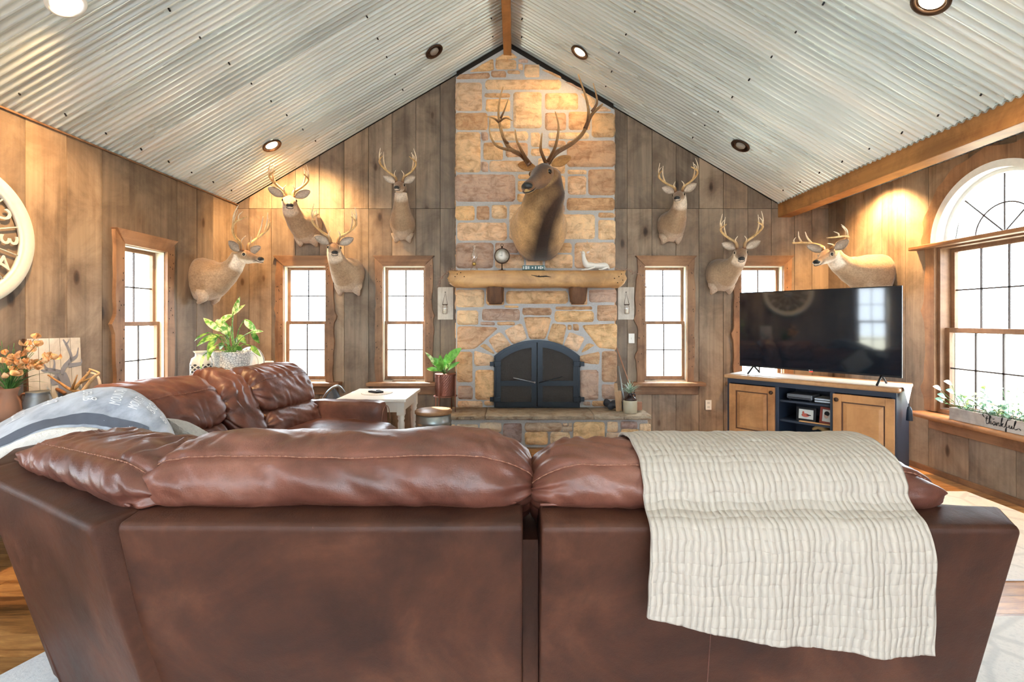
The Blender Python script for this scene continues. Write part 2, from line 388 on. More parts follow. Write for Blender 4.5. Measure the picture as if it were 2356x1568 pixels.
# ------------------------------------------------------------------ baseboards are plain plank ends in this room; apron under right sill
# ------------------------------------------------------------------ windows
def _glass():
    q = NT('window_glass'); t = q.t; gl = q.n('ShaderNodeBsdfGlossy'); gl.inputs['Roughness'].default_value = .02; tr = q.n('ShaderNodeBsdfTransparent'); mx = q.n('ShaderNodeMixShader')
    tr.inputs[0].default_value = (.97, .98, .98, 1); mx.inputs[0].default_value = .05; q.l(tr.outputs[0], mx.inputs[1]); q.l(gl.outputs[0], mx.inputs[2]); q.l(mx.outputs[0], t.nodes['Material Output'].inputs[0]); t.nodes.remove(q.b); return q.m
M_glass = _glass()
def rect(m, fn, a0, a1, z0, z1, o0, o1): m.prism([(a0, z0), (a1, z0), (a1, z1), (a0, z1)], fn, o0, o1)
def frame(m, fn, a0, a1, z0, z1, w, o0, o1, wb=None):
    wb = wb or w; rect(m, fn, a0, a0+w, z0, z1, o0, o1); rect(m, fn, a1-w, a1, z0, z1, o0, o1)
    rect(m, fn, a0+w, a1-w, z0, z0+wb, o0, o1); rect(m, fn, a0+w, a1-w, z1-w, z1, o0, o1)
def live(z0, z1, a, sgn, amp, sd, knots):     # wavy live edge from z0 to z1 at coordinate a
    pts = []
    n = 36
    for i in range(n+1):
        z = z0+(z1-z0)*i/n; w = amp*(nz(z*2.2, sd, 3.1)+.5*nz(z*6, sd, 9.2))
        for kz, kh in knots: w += kh*math.exp(-((z-kz)/.045)**2)
        pts.append((a+sgn*w, z))
    return pts
def holes(m, fn, a, z0, z1, sd):
    random.seed(sd)
    for _ in range(14):
        aa = a+random.uniform(-.035, .035); zz = random.uniform(z0, z1); r = .004
        m.prism([(aa+r*math.cos(k*PI/3), zz+2*r*math.sin(k*PI/3)) for k in range(6)], fn, .0355, .0372)
def window(idx, fn, c, z0, z1, kn, ledge=True, mir=1):
    root = bpy.data.objects.new('window_%d' % idx, None); COL.objects.link(root); root.location = fn(c, z0, 0); TF[root.name] = Matrix.Translation(root.location); struct(root)
    a0, a1 = c-HW, c+HW; cw = .088
    # casing: two live-edge side boards and a mitred head
    for s in (-1, 1):
        m = MB(); m.col = (random.random()*.6+.2, random.random(), random.random())
        ed = live(z0-.02, z1+.105, c+s*(HW+cw), s, .03, idx*3+s, kn.get(s, []))
        zt = z1+.105; inner = [(c+s*(HW-.004), z1+.0), (c+s*(HW-.004), z0-.02)]
        poly = ed[:-1]+[(ed[-1][0], zt)]+inner
        if s < 0: poly = poly[::-1]
        m.prism(poly, fn, .001, .035)
        m.m = 1; holes(m, fn, c+s*(HW+cw*.45), z0+.1, z1, idx*7+s)
        m.build('window_casing', [M_casing, M_backing], root, bevel=.004, world=True)
    m = MB(); m.col = (.55, random.random(), random.random())
    ew = HW+cw+.02
    vs = [fn(a, z, o) for (a, z, o) in ((c-ew, z1+.115, .002), (c+ew, z1+.115, .002), (c+HW-.01, z1-.004, .002), (c-HW+.01, z1-.004, .002),
                                        (c-ew, z1+.115, .062), (c+ew, z1+.115, .062), (c+HW-.01, z1-.004, .036), (c-HW+.01, z1-.004, .036))]
    m.add(vs, [(0, 1, 2, 3), (7, 6, 5, 4), (4, 5, 1, 0), (5, 6, 2, 1), (6, 7, 3, 2), (7, 4, 0, 3)]); m.build('window_head', M_casing_h if fn is Wf else M_sillr, root, bevel=.003, world=True, weld=True)
    if ledge:
        m = MB(); m.col = (.7, .4, .2); rect(m, fn, c-.42, c+.44, z0-.062, z0-.02, -.02, .135)
        m.build('window_sill', M_casing_h if fn is Wf else M_sillr, root, bevel=.008, world=True)
        m = MB(); m.col = (.4, .3, .9); rect(m, fn, c-.37, c+.39, z0-.17, z0-.062, .001, .03)
        m.build('window_apron', M_casing_h if fn is Wf else M_sillr, root, bevel=.006, world=True)
    m = MB(); frame(m, fn, a0, a1, z0-.02, z1, .012, -.15, .003); m.build('jamb_liner', M_cream, root, world=True)
    zm = (z0+z1)/2
    for k, (b0, b1, o) in enumerate(((z0-.01, zm+.02, -.035), (zm-.02, z1-.012, -.075))):
        m = MB(); frame(m, fn, a0+.012, a1-.012, b0, b1, .033, o-.035, o, .052 if k == 0 else .033)
        s_ = m.build('window_sash', M_sash, root, bevel=.003, world=True)
        TF[s_.name] = TF[root.name]
        m = MB(); rect(m, fn, c-.006, c+.006, b0+.03, b1-.03, o-.022, o-.010); zz = (b0+b1)/2+(.01 if k == 0 else 0); rect(m, fn, a0+.04, a1-.04, zz-.006, zz+.006, o-.022, o-.010)
        m.build('muntin', M_muntin, s_, world=True)
        m = MB(); rect(m, fn, a0+.04, a1-.04, b0+.03, b1-.03, o-.020, o-.015); m.build('window_pane', M_glass, s_, world=True)
    return root
window(1, Wf, WIN[0][0], WIN[0][1], WIN[0][2], {1: [(1.40, .035)], -1: [(1.5, .02)]})
window(2, Wf, WIN[1][0], WIN[1][1], WIN[1][2], {1: [(1.42, .03)], -1: [(1.56, -.02)]})
window(3, Wf, WIN[2][0], WIN[2][1], WIN[2][2], {-1: [(1.37, .03), (.94, .03)]})
window(4, Wf, WIN[3][0], WIN[3][1], WIN[3][2], {-1: [(1.2, .03)]})
window(5, Wl, LW[0], LW[1], LW[2], {-1: [(1.33, .035)]})
window(10, Wl, 1.42, LW[1], LW[2], {1: [(1.4, .03)]})
# arched window on the right wall
root = bpy.data.objects.new('window_6', None); COL.objects.link(root); root.location = (XR, AY, .6); TF[root.name] = Matrix.Translation(root.location); struct(root)
def archpoly(r0, r1, wob=0, sd=0, n=40):
    outer = []; inner = []
    for i in range(n+1):
        t = PI*i/n; w = wob*(nz(t*2.5, sd, 1)+.5*nz(t*7, sd, 5)) if wob else 0
        outer.append((AY+(r1+w)*math.cos(t), AZ+(r1+w)*math.sin(t))); inner.append((AY+r0*math.cos(t), AZ+r0*math.sin(t)))
    return outer, inner
def archband(m, fn, r0, r1, o0, o1, wob=0, sd=0, n=40):
    ou, inn = archpoly(r0, r1, wob, sd, n)
    for i in range(n): m.prism([ou[i], ou[i+1], inn[i+1], inn[i]], fn, o0, o1)
m = MB(); m.col = (.6, .4, .3); archband(m, Wr, AR-.005, AR+.14, .001, .032, .05, 3.3); m.build('window_casing', M_casing, root, world=True, weld=True)
m = MB(); archband(m, Wr, AR-.035, AR+.022, -.12, .044); m.build('jamb_liner', M_vinyl, root, world=True, weld=True)
m = MB(); archband(m, Wr, AR-.065, AR-.034, -.10, -.03); rect(m, Wr, AY-AR+.04, AY+AR-.04, AZ-.02, AZ+.012, -.10, -.03); f_ = m.build('window_sash', M_vinyl, root, world=True, weld=True); TF[f_.name] = TF[root.name]
m = MB(); R_ = AR-.06
for t in (PI/4, PI/2, 3*PI/4): m.tube([Wr(AY, AZ+.01, -.062), Wr(AY+R_*math.cos(t), AZ+R_*math.sin(t), -.062)], .006, 6)
m.tube([Wr(AY+.24*math.cos(PI*i/20), AZ+.24*math.sin(PI*i/20), -.062) for i in range(21)], .006, 6)
m.build('muntin', M_muntin, f_, world=True)
m = MB(); ou, _i = archpoly(.1, AR-.045); m.prism(ou, Wr, -.066, -.060); m.build('window_pane', M_glass, f_, world=True)
for s in (-1, 1):
    m = MB(); m.col = (.5+.2*s, .3, .5); ed = live(.56, AZ-.02, AY+s*(AR+.10), s, .03, 5+s, [(1.45, .03), (.75, .03)])
    poly = ed+[(AY+s*(AR-.004), AZ-.02), (AY+s*(AR-.004), .56)]
    m.prism(poly if s > 0 else poly[::-1], Wr, .001, .032); m.build('window_casing', M_casing, root, bevel=.003, world=True)
m = MB(); m.col = (.6, .2, .2); rect(m, Wr, AY-AR-.22, AY+AR+.22, AZ-.035, AZ+.0, .002, .085); m.build('window_head', M_sillr, root, bevel=.008, world=True)
m = MB(); frame(m, Wr, AY-AR+.005, AY+AR-.005, .56, AZ-.02, .03, -.12, .004); m.build('jamb_liner', M_sash, root, world=True)
gw = .455; zb = .60
for k, (b0, b1, o) in enumerate(((zb, 1.30, -.04), (1.255, AZ-.045, -.085))):
    m = MB(); frame(m, Wr, AY-AR+.035, AY+AR-.035, b0, b1, .04, o-.035, o); s_ = m.build('window_sash', M_sash, root, bevel=.003, world=True); TF[s_.name] = TF[root.name]
    m = MB(); 
    for q in (-1, 0, 1): rect(m, Wr, AY+q*.2275-.006, AY+q*.2275+.006, b0+.03, b1-.03, o-.022, o-.01)
    zz = (b0+b1)/2; rect(m, Wr, AY-gw, AY+gw, zz-.006, zz+.006, o-.022, o-.01); m.build('muntin', M_muntin, s_, world=True)
    m = MB(); rect(m, Wr, AY-gw, AY+gw, b0+.03, b1-.03, o-.020, o-.015); m.build('window_pane', M_glass, s_, world=True)
# long live-edge ledge below it, with its panelled box
m = MB(); m.col = (.9, .3, .6); n = 60; top = []; edge = []
for i in range(n+1):
    yv = 2.2+2.2*i/n; w = .155+.018*(nz(yv*2, 3, 1)+.5*nz(yv*7, 2, 2)); edge.append((yv, w))
vs = []
for yv, w in edge: vs += [Wr(yv, .55, -.02), Wr(yv, .55, w-.012), Wr(yv, .535, w), Wr(yv, .505, w-.005), Wr(yv, .505, -.02)]
m.rings([vs[i*5:(i+1)*5] for i in range(n+1)]); struct(m.build('trim_4', M_sillr))
m = MB(); m.col = (.3, .5, .3); rect(m, Wr, 2.2, 4.36, .40, .505, .004, .03); struct(m.build('trim_5', M_sillr, bevel=.005))
m = MB(); m.col = (.3, .3, .3); m.box((XR-.022, YB, 0), (XR-.004, D-.01, .05)); struct(m.build('baseboard_right', M_sillr))
def _stone():
    q = NT('field_stone'); a = q.attr(); v = q.coord(); f = q.noise(v, 9, 8, .65, .5); f2 = q.noise(v, 42, 6, .7); f3 = q.noise(q.coord((1, 1, 3.2)), 5, 5, .6, 1)
    c = q.mix(a.outputs['Color'], q.ramp(f, [(.3, (.62, .56, .5)), (.5, (1, 1, 1)), (.7, (1.2, 1.16, 1.1))]), 1, 'MULTIPLY')
    c = q.mix(c, q.ramp(f3, [(.38, (.72, .6, .52)), (.5, (1, 1, 1))]), .7, 'MULTIPLY')
    return q.out(c, .82, 0, q.bump(f2, .7, .008, q.bump(f, 1.0, .035)))
M_stone = _stone()
M_mortar = plain('mortar', (.46, .45, .45), .9, 0, .2, 60, .4)
M_slab = None
FP = thing('stone_fireplace', 'full-height tan stone fireplace chimney with raised hearth under the roof peak', 'fireplace', (.24, 5.5, 0))
CY = 5.66                                # chimney core front
cx0, cx1 = (1049-VPX)*CY/FPX, (1414-VPX)*CY/FPX
TONES = [srgb(178, 150, 118), srgb(168, 138, 104), srgb(186, 160, 128), srgb(160, 130, 100), srgb(150, 122, 98), srgb(172, 146, 120), srgb(146, 124, 110), srgb(184, 152, 112)]
def stone(m, q, prot, tone=None, fn=None, nx=None, ny=None, rag=.004):
    """q: four (x,z) corners clockwise from top-left; fn(x,z,out)"""
    q = [Vector((a, b, 0)) for a, b in q]; w = ((q[1]-q[0]).length+(q[2]-q[3]).length)/2; h = ((q[3]-q[0]).length+(q[2]-q[1]).length)/2
    nx = max(4, min(26, int(w/.022))); ny = max(4, min(22, int(h/.022))); sd = random.uniform(0, 90); t = tone or random.choice(TONES); k = random.uniform(.85, 1.12)
    k = min(k*2.0, .88/max(t)); t = tuple(c*k for c in t); vs = []; tilt = random.uniform(-.006, .006)
    for j in range(ny+1):
        for i in range(nx+1):
            u, v = i/nx, j/ny; p = q[0].lerp(q[1], u).lerp(q[3].lerp(q[2], u), v); e = min(u*w, (1-u)*w, v*h, (1-v)*h)
            px_, pz_ = p.x, p.y
            # soften the corners and roughen the outline
            if e < .03:
                cx = (q[0].x+q[1].x+q[2].x+q[3].x)/4; cz = (q[0].y+q[1].y+q[2].y+q[3].y)/4
                cor = max(0, 1-min(u, 1-u)*w/.03)*max(0, 1-min(v, 1-v)*h/.03)
                px_ += (px_-cx)/w*.010; pz_ += (pz_-cz)/h*.010; px_ += (cx-px_)*cor*.07+rag*nz(px_*14, pz_*14, sd); pz_ += (cz-pz_)*cor*.07+rag*nz(pz_*14, px_*14, sd+7)
            d = prot*(min(1, e/.014)**.35)+.010*nz(px_*7, pz_*7, sd)+.005*nz(px_*22, pz_*22, sd)+tilt*(u-.5)
            vs.append(fn(px_, pz_, d if e > 1e-6 else -.004))
    m.add(vs, [(j*(nx+1)+i, (j+1)*(nx+1)+i, (j+1)*(nx+1)+i+1, j*(nx+1)+i+1) for j in range(ny) for i in range(nx)], [t]*len(vs), smooth=True)
def fc(x, z, o): return Vector((x, CY-o, z))
# core with roof-shaped top and the arched firebox opening left as a recess
m = MB()
def pc(px, py, d=CY): v = P(px, py, d); return (v.x, v.z)
m.prism([(cx0, .30), (cx1, .30), (cx1, roof(cx1)-.09), (RX, RZ-.09), (cx0, roof(cx0)-.09)], Wf, -.01, D-CY)
m.build('chimney_core', M_mortar, FP, world=True)
m = MB(); m.prism([(cx0, roof(cx0)-.10), (RX, RZ-.10), (cx1, roof(cx1)-.10), (cx1, roof(cx1)+.01), (RX, RZ+.01), (cx0, roof(cx0)+.01)], Wf, .004, .06); m.build('gap_shade_strip', M_backing, FP, world=True)  # dark filler put in for the shade above the stone top
U = lambda x, y: (1040+x/2.905, 100+y/2.905)
Lo = lambda x, y: (1000+x/3.41, 600+y/3.41)
def R(*a): x0, y0, x1, y1 = a; return [(x0, y0), (x1, y0), (x1, y1), (x0, y1)]
warm = srgb(196, 166, 118); 
up = [[(275, 112), (372, 52), (385, 50), (448, 98)], [(112, 190), (275, 96), (280, 176), (240, 186)], R(290, 106, 430, 174), R(444, 105, 508, 128), R(446, 136, 474, 178), [(483, 140), (585, 142), (585, 228), (483, 226)], R(368, 182, 456, 202), R(262, 184, 362, 226),
 [(32, 240), (60, 206), (240, 192), (244, 236)], [(596, 172), (640, 178), (722, 222), (720, 236)], R(220, 242, 730, 308), [(750, 250), (790, 264), (862, 300), (860, 318)], R(25, 262, 200, 450), R(216, 334, 390, 360), R(225, 370, 390, 456),
 R(410, 325, 598, 566), R(622, 332, 842, 442), [(862, 334), (900, 334), (960, 375), (940, 445)], R(935, 466, 1086, 626), [(950, 426), (1008, 418), (1080, 455), (937, 452)], R(25, 464, 238, 578), R(246, 484, 390, 568), R(622, 464, 762, 580), R(780, 456, 924, 578), R(25, 592, 190, 860),
 R(196, 592, 240, 648), R(250, 588, 508, 648), R(210, 662, 340, 778), R(358, 662, 506, 760), R(526, 594, 590, 692), R(644, 596, 915, 638), R(644, 650, 760, 692), R(768, 650, 1090, 824), R(526, 702, 656, 752), R(248, 784, 500, 856), R(194, 790, 240, 858),
 R(22, 876, 422, 1056), R(440, 876, 560, 905), R(440, 918, 560, 990), R(655, 766, 756, 870), R(655, 884, 756, 985), R(772, 846, 900, 872), R(774, 886, 896, 1010), R(912, 842, 1090, 1012), R(768, 1032, 1086, 1114), R(436, 1004, 600, 1058), R(700, 1002, 752, 1062), R(700, 1076, 752, 1128),
 R(25, 1086, 150, 1180), R(164, 1086, 250, 1178), R(266, 1080, 366, 1170), R(384, 1076, 520, 1312), R(35, 1196, 366, 1316), R(710, 1142, 955, 1306), R(978, 1132, 1086, 1162), R(978, 1180, 1090, 1310), R(28, 1332, 275, 1500), R(290, 1332, 442, 1398), R(290, 1410, 480, 1500), R(694, 1332, 800, 1398), R(820, 1330, 1090, 1500), R(620, 1410, 806, 1500),
 R(458, 1326, 680, 1400), R(494, 1412, 606, 1500), R(536, 1076, 690, 1190), R(536, 1204, 696, 1312), R(576, 766, 640, 900), R(576, 914, 640, 1060)]
lo = [R(168, 225, 388, 362), R(560, 235, 1045, 335), R(1210, 225, 1425, 325), R(175, 388, 342, 500), R(372, 376, 668, 468), R(548, 352, 660, 366), R(688, 368, 918, 425), R(945, 358, 1242, 381), R(942, 392, 1248, 478), R(1275, 345, 1428, 470), R(358, 480, 474, 502), R(488, 478, 630, 503),
 [(697, 440), (920, 440), (868, 612), (745, 612)], [(545, 545), (682, 484), (725, 608), (614, 656)], [(925, 490), (1034, 502), (1004, 660), (882, 618)], R(1046, 500, 1074, 540), R(1086, 495, 1130, 545), [(1055, 555), (1180, 602), (1120, 714), (1010, 668)], [(420, 620), (513, 550), (605, 664), (490, 728)],
 [(358, 668), (400, 644), (468, 724), (456, 732)], [(1145, 718), (1200, 642), (1258, 662), (1180, 708)], [(178, 510), (505, 520), (318, 690), (178, 695)], [(1150, 504), (1428, 490), (1428, 695), (1285, 680)], [(310, 702), (464, 745), (470, 815), (310, 825)], [(1136, 744), (1300, 706), (1290, 812), (1140, 800)],
 R(175, 712, 296, 950), R(320, 855, 470, 1088), R(1140, 855, 1285, 1088), R(1312, 708, 1428, 948), R(184, 980, 298, 1085), R(1312, 968, 1422, 1082), R(180, 1098, 375, 1150), R(388, 1098, 462, 1132), R(1168, 1105, 1225, 1132), R(1234, 1098, 1424, 1140), R(405, 215, 545, 345), R(1062, 215, 1198, 345),
 R(175, 80, 480, 190), R(500, 80, 900, 190), R(920, 80, 1425, 190)]
m = MB(); random.seed(11)
for q in up: stone(m, [pc(*U(*p)) for p in q], random.uniform(.014, .03), fn=fc)
for q in lo: stone(m, [pc(*Lo(*p)) for p in q], random.uniform(.016, .032), fn=fc)
# stones returning round both chimney flanks
for sx, xx in ((-1, cx0), (1, cx1)):
    z = .36
    while z < roof(xx)-.15:
        h = random.choice((.12, .17, .22)); stone(m, [(CY+.005, z+h-.015), (D-.004, z+h-.015), (D-.004, z), (CY+.005, z)], .012, fn=lambda a, b, o, xx=xx, sx=sx: Vector((xx+sx*o, a, b))); z += h
m.build('chimney_stonework', M_stone, FP, world=True)
# hearth
HY, HZ = 5.18, .353; hx0, hx1 = -.98, 1.455
m = MB(); m.box((hx0+.03, HY+.05, 0), (hx1-.03, CY+.02, HZ-.05)); m.build('hearth_core', M_mortar, FP, world=True)
def ph(x, y): v = P(*Lo(x, y), HY+.03); return (v.x, v.z)
hs = [R(175, 1285, 340, 1345), R(355, 1270, 522, 1340), R(540, 1275, 680, 1425), R(710, 1272, 1000, 1335), R(1008, 1275, 1040, 1292), R(1050, 1272, 1078, 1292), R(1005, 1300, 1078, 1335), R(710, 1344, 885, 1438), R(910, 1345, 1060, 1432), R(1092, 1266, 1332, 1436), R(1358, 1263, 1435, 1340),
 R(1462, 1262, 1588, 1312), R(1465, 1322, 1600, 1392), R(1350, 1350, 1450, 1400), R(1352, 1412, 1440, 1437), R(1612, 1280, 1692, 1370), R(120, 1285, 155, 1305), R(120, 1318, 155, 1352), R(175, 1358, 335, 1432), R(350, 1358, 522, 1432), R(1612, 1380, 1690, 1437), R(1465, 1402, 1600, 1437), R(-60, 1280, 105, 1350), R(-60, 1362, 105, 1432), R(120, 1362, 158, 1432)]
m = MB(); hp = [srgb(160, 146, 130), srgb(148, 132, 116), srgb(170, 152, 128), srgb(128, 112, 110), srgb(182, 156, 120)]
for q in hs: stone(m, [ph(*p) for p in q], random.uniform(.012, .026), random.choice(hp), fn=lambda a, b, o: Vector((a, HY+.03-o, max(.004, b))))
z = 0
for sx, xx in ((-1, hx0+.03), (1, hx1-.03)):
    for z0, z1 in ((.01, .15), (.165, .29)):
        stone(m, [(HY+.06, z1), (HY+.26, z1), (HY+.26, z0), (HY+.06, z0)], .012, random.choice(hp), fn=lambda a, b, o, xx=xx, sx=sx: Vector((xx+sx*o, a, b)))
        stone(m, [(HY+.28, z1), (CY, z1), (CY, z0), (HY+.28, z0)], .012, random.choice(hp), fn=lambda a, b, o, xx=xx, sx=sx: Vector((xx+sx*o, a, b)))
m.build('hearth_stonework', M_stone, FP, world=True)
sx_ = [hx0, P(*Lo(395, 1200), HY).x, P(*Lo(1252, 1200), HY).x, hx1]
for i in range(3):
    m = MB(); a, b = sx_[i]+.004, sx_[i+1]-.004; nx = int((b-a)/.02); rg = []; col = lerp3(srgb(176, 158, 136), srgb(190, 178, 160), i/2)
    for k in range(nx+1):
        x = a+(b-a)*k/nx; j = lambda s, am: am*nz(x*18, s, 4.4)
        yb = CY+.02
        rg.append([Vector((x, yb, HZ)), Vector((x, HY+.10, HZ+j(1, .002))), Vector((x, HY+.012+j(2, .008), HZ-.002)), Vector((x, HY-.004+j(3, .02), HZ-.012)), Vector((x, HY+.004+j(5, .022), HZ-.026)), Vector((x, HY-.002+j(7, .02), HZ-.040)), Vector((x, HY+.02, HZ-.052)), Vector((x, yb, HZ-.052))])
    m.rings(rg, [[col]*8 for _ in rg]); m.build('hearth_slab', M_stone, FP, world=True)
# arched fire doors
M_steel = plain('black_fire_steel', (.020, .026, .034), .38, .55, .1, 30)
M_mesh = plain('fire_screen', (.035, .028, .024), .6, .3, .25, 120, .5)
DY = CY-.035; 
def pd(x, y): v = P(*Lo(x, y), DY); return (v.x, v.z)
Xc = pd(803, 0)[0]; zb = HZ+.003; xe = pd(1124, 0)[0]-Xc; zs = pd(0, 752)[1]; zt = pd(0, 634)[1]
rise = zt-zs; RR = (xe*xe+rise*rise)/(2*rise); zc_ = zt-RR
def arc(x, off=0): return zc_+math.sqrt((RR-off)**2-(x-Xc)**2)
def fd(x, z, o): return Vector((x, DY-o, z))
m = MB()                                                   # frame ring around the pair
N = 30; xs = [Xc-xe-.022+(2*xe+.044)*i/N for i in range(N+1)]
for i in range(N):
    a, b = xs[i], xs[i+1]; m.prism([(a, arc(a, -.022)), (b, arc(b, -.022)), (b, arc(b, .006)), (a, arc(a, .006))], fd, -.02, .012)
for s in (-1, 1):
    a, b = sorted((Xc+s*(xe+.022), Xc+s*(xe-.002))); m.prism([(a, zb), (b, zb), (b, arc(b)-.0), (a, arc(a, -.0)-.0)], fd, -.02, .012)
m.prism([(Xc-xe, zb), (Xc+xe, zb), (Xc+xe, zb+.012), (Xc-xe, zb+.012)], fd, -.02, .012)
m.build('firebox_frame', M_steel, FP, world=True, weld=True)
m = MB(); m.prism([(Xc-xe, zb)]+[(Xc+xe, zb)]+[(x, arc(x, .004)) for x in [Xc+xe-2*xe*i/20 for i in range(21)]], fd, -.03, -.018); m.build('firebox_back', M_mesh, FP, world=True)
dw = .058; z1r = pd(0, 978)[1]; z2r = pd(0, 938)[1]; z0r = pd(0, 1104)[1]
for s in (-1, 1):
    door = bpy.data.objects.new('fire_door', None); COL.objects.link(door); door.parent = FP; TF[door.name] = TF[FP.name]
    # door leaf frame built from rails
    m = MB(); e0, e1 = .006, xe-.004
    def seg(a, b, z0, z1): 
        a, b = sorted((Xc+s*a, Xc+s*b)); m.prism([(a, z0), (b, z0), (b, z1), (a, z1)], fd, 0, .022)
    seg(e0, e0+dw, zb+.014, arc(Xc+s*(e0+dw))-.008); seg(e1-dw*.9, e1, zb+.014, arc(Xc+s*e1)-.004); seg(e0+dw, e1-dw*.9, zb+.014, z0r); seg(e0+dw, e1-dw*.9, z1r, z2r)
    for i in range(12):
        a = e0+(e1-e0)*i/12; b = e0+(e1-e0)*(i+1)/12; A, B = Xc+s*a, Xc+s*b
        poly = [(A, arc(A, .006)), (B, arc(B, .006)), (B, arc(B, .062)), (A, arc(A, .062))]; m.prism(poly if s > 0 else poly[::-1], fd, 0, .0225)
    dl = m.build('door_frame', M_steel, door, world=True)
    m = MB(); a, b = sorted((Xc+s*(e0+dw), Xc+s*(e1-dw*.9))); m.prism([(a, z0r), (b, z0r), (b, z1r), (a, z1r)], fd, .002, .006); m.build('screen_panel', M_mesh, door, world=True)
    m = MB(); xs = [a+(b-a)*i/10 for i in range(11)]; m.prism([(a, z2r), (b, z2r)]+[(x, arc(x, .055)) for x in xs[::-1]], fd, .002, .006); m.build('screen_panel', M_mesh, door, world=True)
    m = MB(); h0 = P(*Lo(803-s*-22, 952), DY-.04); h1 = P(*Lo(803+s*(200 if s > 0 else 186), 908 if s > 0 else 916), DY-.075); h0 = fd(Xc+s*.03, h0.z, .025)
    m.tube([h0, h0+Vector((0, -.03, 0))], .011, 10); m.tube([h0+Vector((0, -.03, 0)), h0.lerp(h1, .5)+Vector((0, -.01, 0)), h1], [.006, .005, .006], 8)
    m.build('handle', M_steel if s > 0 else plain('brushed_steel', (.42, .46, .50), .3, .9), door, world=True)
    for zz in (pd(0, 806)[1], pd(0, 1082)[1]):
        m = MB(); xx = Xc+s*xe; m.cbox((xx-s*.02, DY-.035, zz), (.065, .03, .055)); m.cbox((xx+s*.045, DY-.022, zz), (.05, .02, .05)); m.tube([(xx+s*.018, DY-.035, zz-.035), (xx+s*.018, DY-.035, zz+.035)], .011, 8)
        m.build('hinge', M_steel, door, world=True, bevel=.002)
# ------------------------------------------------------------------ mantel log
MT = thing('mantel_beam', 'honey coloured rough-hewn log mantel beam across the stone chimney', 'mantel', (.24, 5.5, 1.73))
mx0, mx1 = P(1032, 0, 5.35).x, P(1440, 0, 5.35).x
m = MB(); rg = []; n = 80
for i in range(n+1):
    u = i/n; x = mx0+(mx1-mx0)*u; ring = []
    end = min(1, min(u, 1-u)/.035)**.5
    for k in range(28):
        a = 2*PI*k/28; c, s_ = math.cos(a), math.sin(a); p = 5
        r = (abs(c)**p+abs(s_)**p)**(-1/p); yy = c*r*.135; zz = s_*r*.092
        w = .012*nz(x*3, a*1.2, 1)+.006*nz(x*9, a*2.2, 5)+.004*nz(x*22, a*4, 8)
        bot = -.018*(1-abs(2*u-1)**3) if s_ < 0 else 0
        k2 = (.5+.5*end)
        low = (1-end)*.06 if s_ < 0 else 0
        zz = zz*(1 if s_ > 0 else k2)+w*(1 if s_ < .3 else .15)+bot*.3
        ring.append(Vector((x+.015*nz(a*2, u*2, 2)*(1-end)*3, 5.485+yy+w, 1.828+min(zz, .092))))
    rg.append(ring)
m.rings(rg); m.build('log', M_mantel, MT, world=True)
m = MB(); random.seed(5)
for (px, py) in ((1052, 630), (1060, 627), (1068, 636), (1047, 636), (1424, 636), (1430, 630), (1433, 644), (1421, 650), (1414, 640), (1240, 634), (1250, 636), (1258, 635)):
    p = P(px, py, 5.335); m.ball(p, (.006, .006, .006), n=8, m=6)
m.tube([P(1222, 632, 5.342), P(1240, 636, 5.335), P(1256, 635, 5.335), P(1268, 637, 5.342)], [.002, .006, .007, .001], 6)
m.build('knot_hole', M_backing, MT, world=True)
for px in (1139, 1332):
    m = MB(); rg = []
    x = (px-VPX)*5.42/FPX
    for i in range(13):
        u = i/12; z = 1.745-.20*u; hh = .098*(1-.12*u) if u < .9 else .07
        rg.append([Vector((x+hh*math.copysign(abs(math.cos(a))**.5, math.cos(a))+.008*nz(a*2.4, z*9, px), 5.52+.11*math.copysign(abs(math.sin(a))**.5, math.sin(a))*(1-.35*u*u)+.014*nz(a*5, z*4, px), z)) for a in [2*PI*k/32 for k in range(32)]])
    m.rings(rg); m.build('corbel', M_corbel, MT, world=True)
def _fur():
    q = NT('animal_fur'); a = q.attr(); v = q.coord(); f = q.noise(v, 60, 5, .7); f2 = q.noise(v, 9, 4, .6)
    c = q.mix(a.outputs['Color'], q.ramp(f, [(.35, (.78, .75, .72)), (.65, (1.15, 1.13, 1.1))]), 1, 'MULTIPLY')
    c = q.mix(c, q.ramp(f2, [(.35, (.86, .84, .82)), (.65, (1.1, 1.1, 1.1))]), 1, 'MULTIPLY')
    q.b.inputs['Sheen Weight'].default_value = .25; q.b.inputs['Sheen Roughness'].default_value = .5
    return q.out(c, .72, 0, q.bump(f, .45, .006), .25)
M_fur = _fur()
def _antler():
    q = NT('antler_bone'); a = q.attr(); f = q.noise(q.coord((1, 1, .4)), 45, 5, .6)
    return q.out(q.mix(a.outputs['Color'], q.ramp(f, [(.3, (.7, .62, .55)), (.6, (1.1, 1.1, 1.1))]), 1, 'MULTIPLY'), .42, 0, q.bump(f, .3, .004))
M_antler = _antler()
M_eye = plain('dark_glass_eye', (.012, .007, .004), .06)
M_nose = plain('black_nose', (.012, .011, .012), .32, 0, .2, 80, .3)
FUR = srgb(158, 134, 110); FURD = srgb(118, 96, 78); WHITE = srgb(228, 216, 202); BROW = srgb(136, 98, 66); TAN = srgb(176, 150, 122)
def bez(p, t): return p[0]*(1-t)**3+p[1]*3*t*(1-t)**2+p[2]*3*t*t*(1-t)+p[3]*t**3
def interp(tab, t):
    for (t0, *a), (t1, *b) in zip(tab[:-1], tab[1:]):
        if t <= t1: k = (t-t0)/(t1-t0); k = k*k*(3-2*k) if False else k; return [x+(y-x)*k for x, y in zip(a, b)]
    return list(tab[-1][1:])
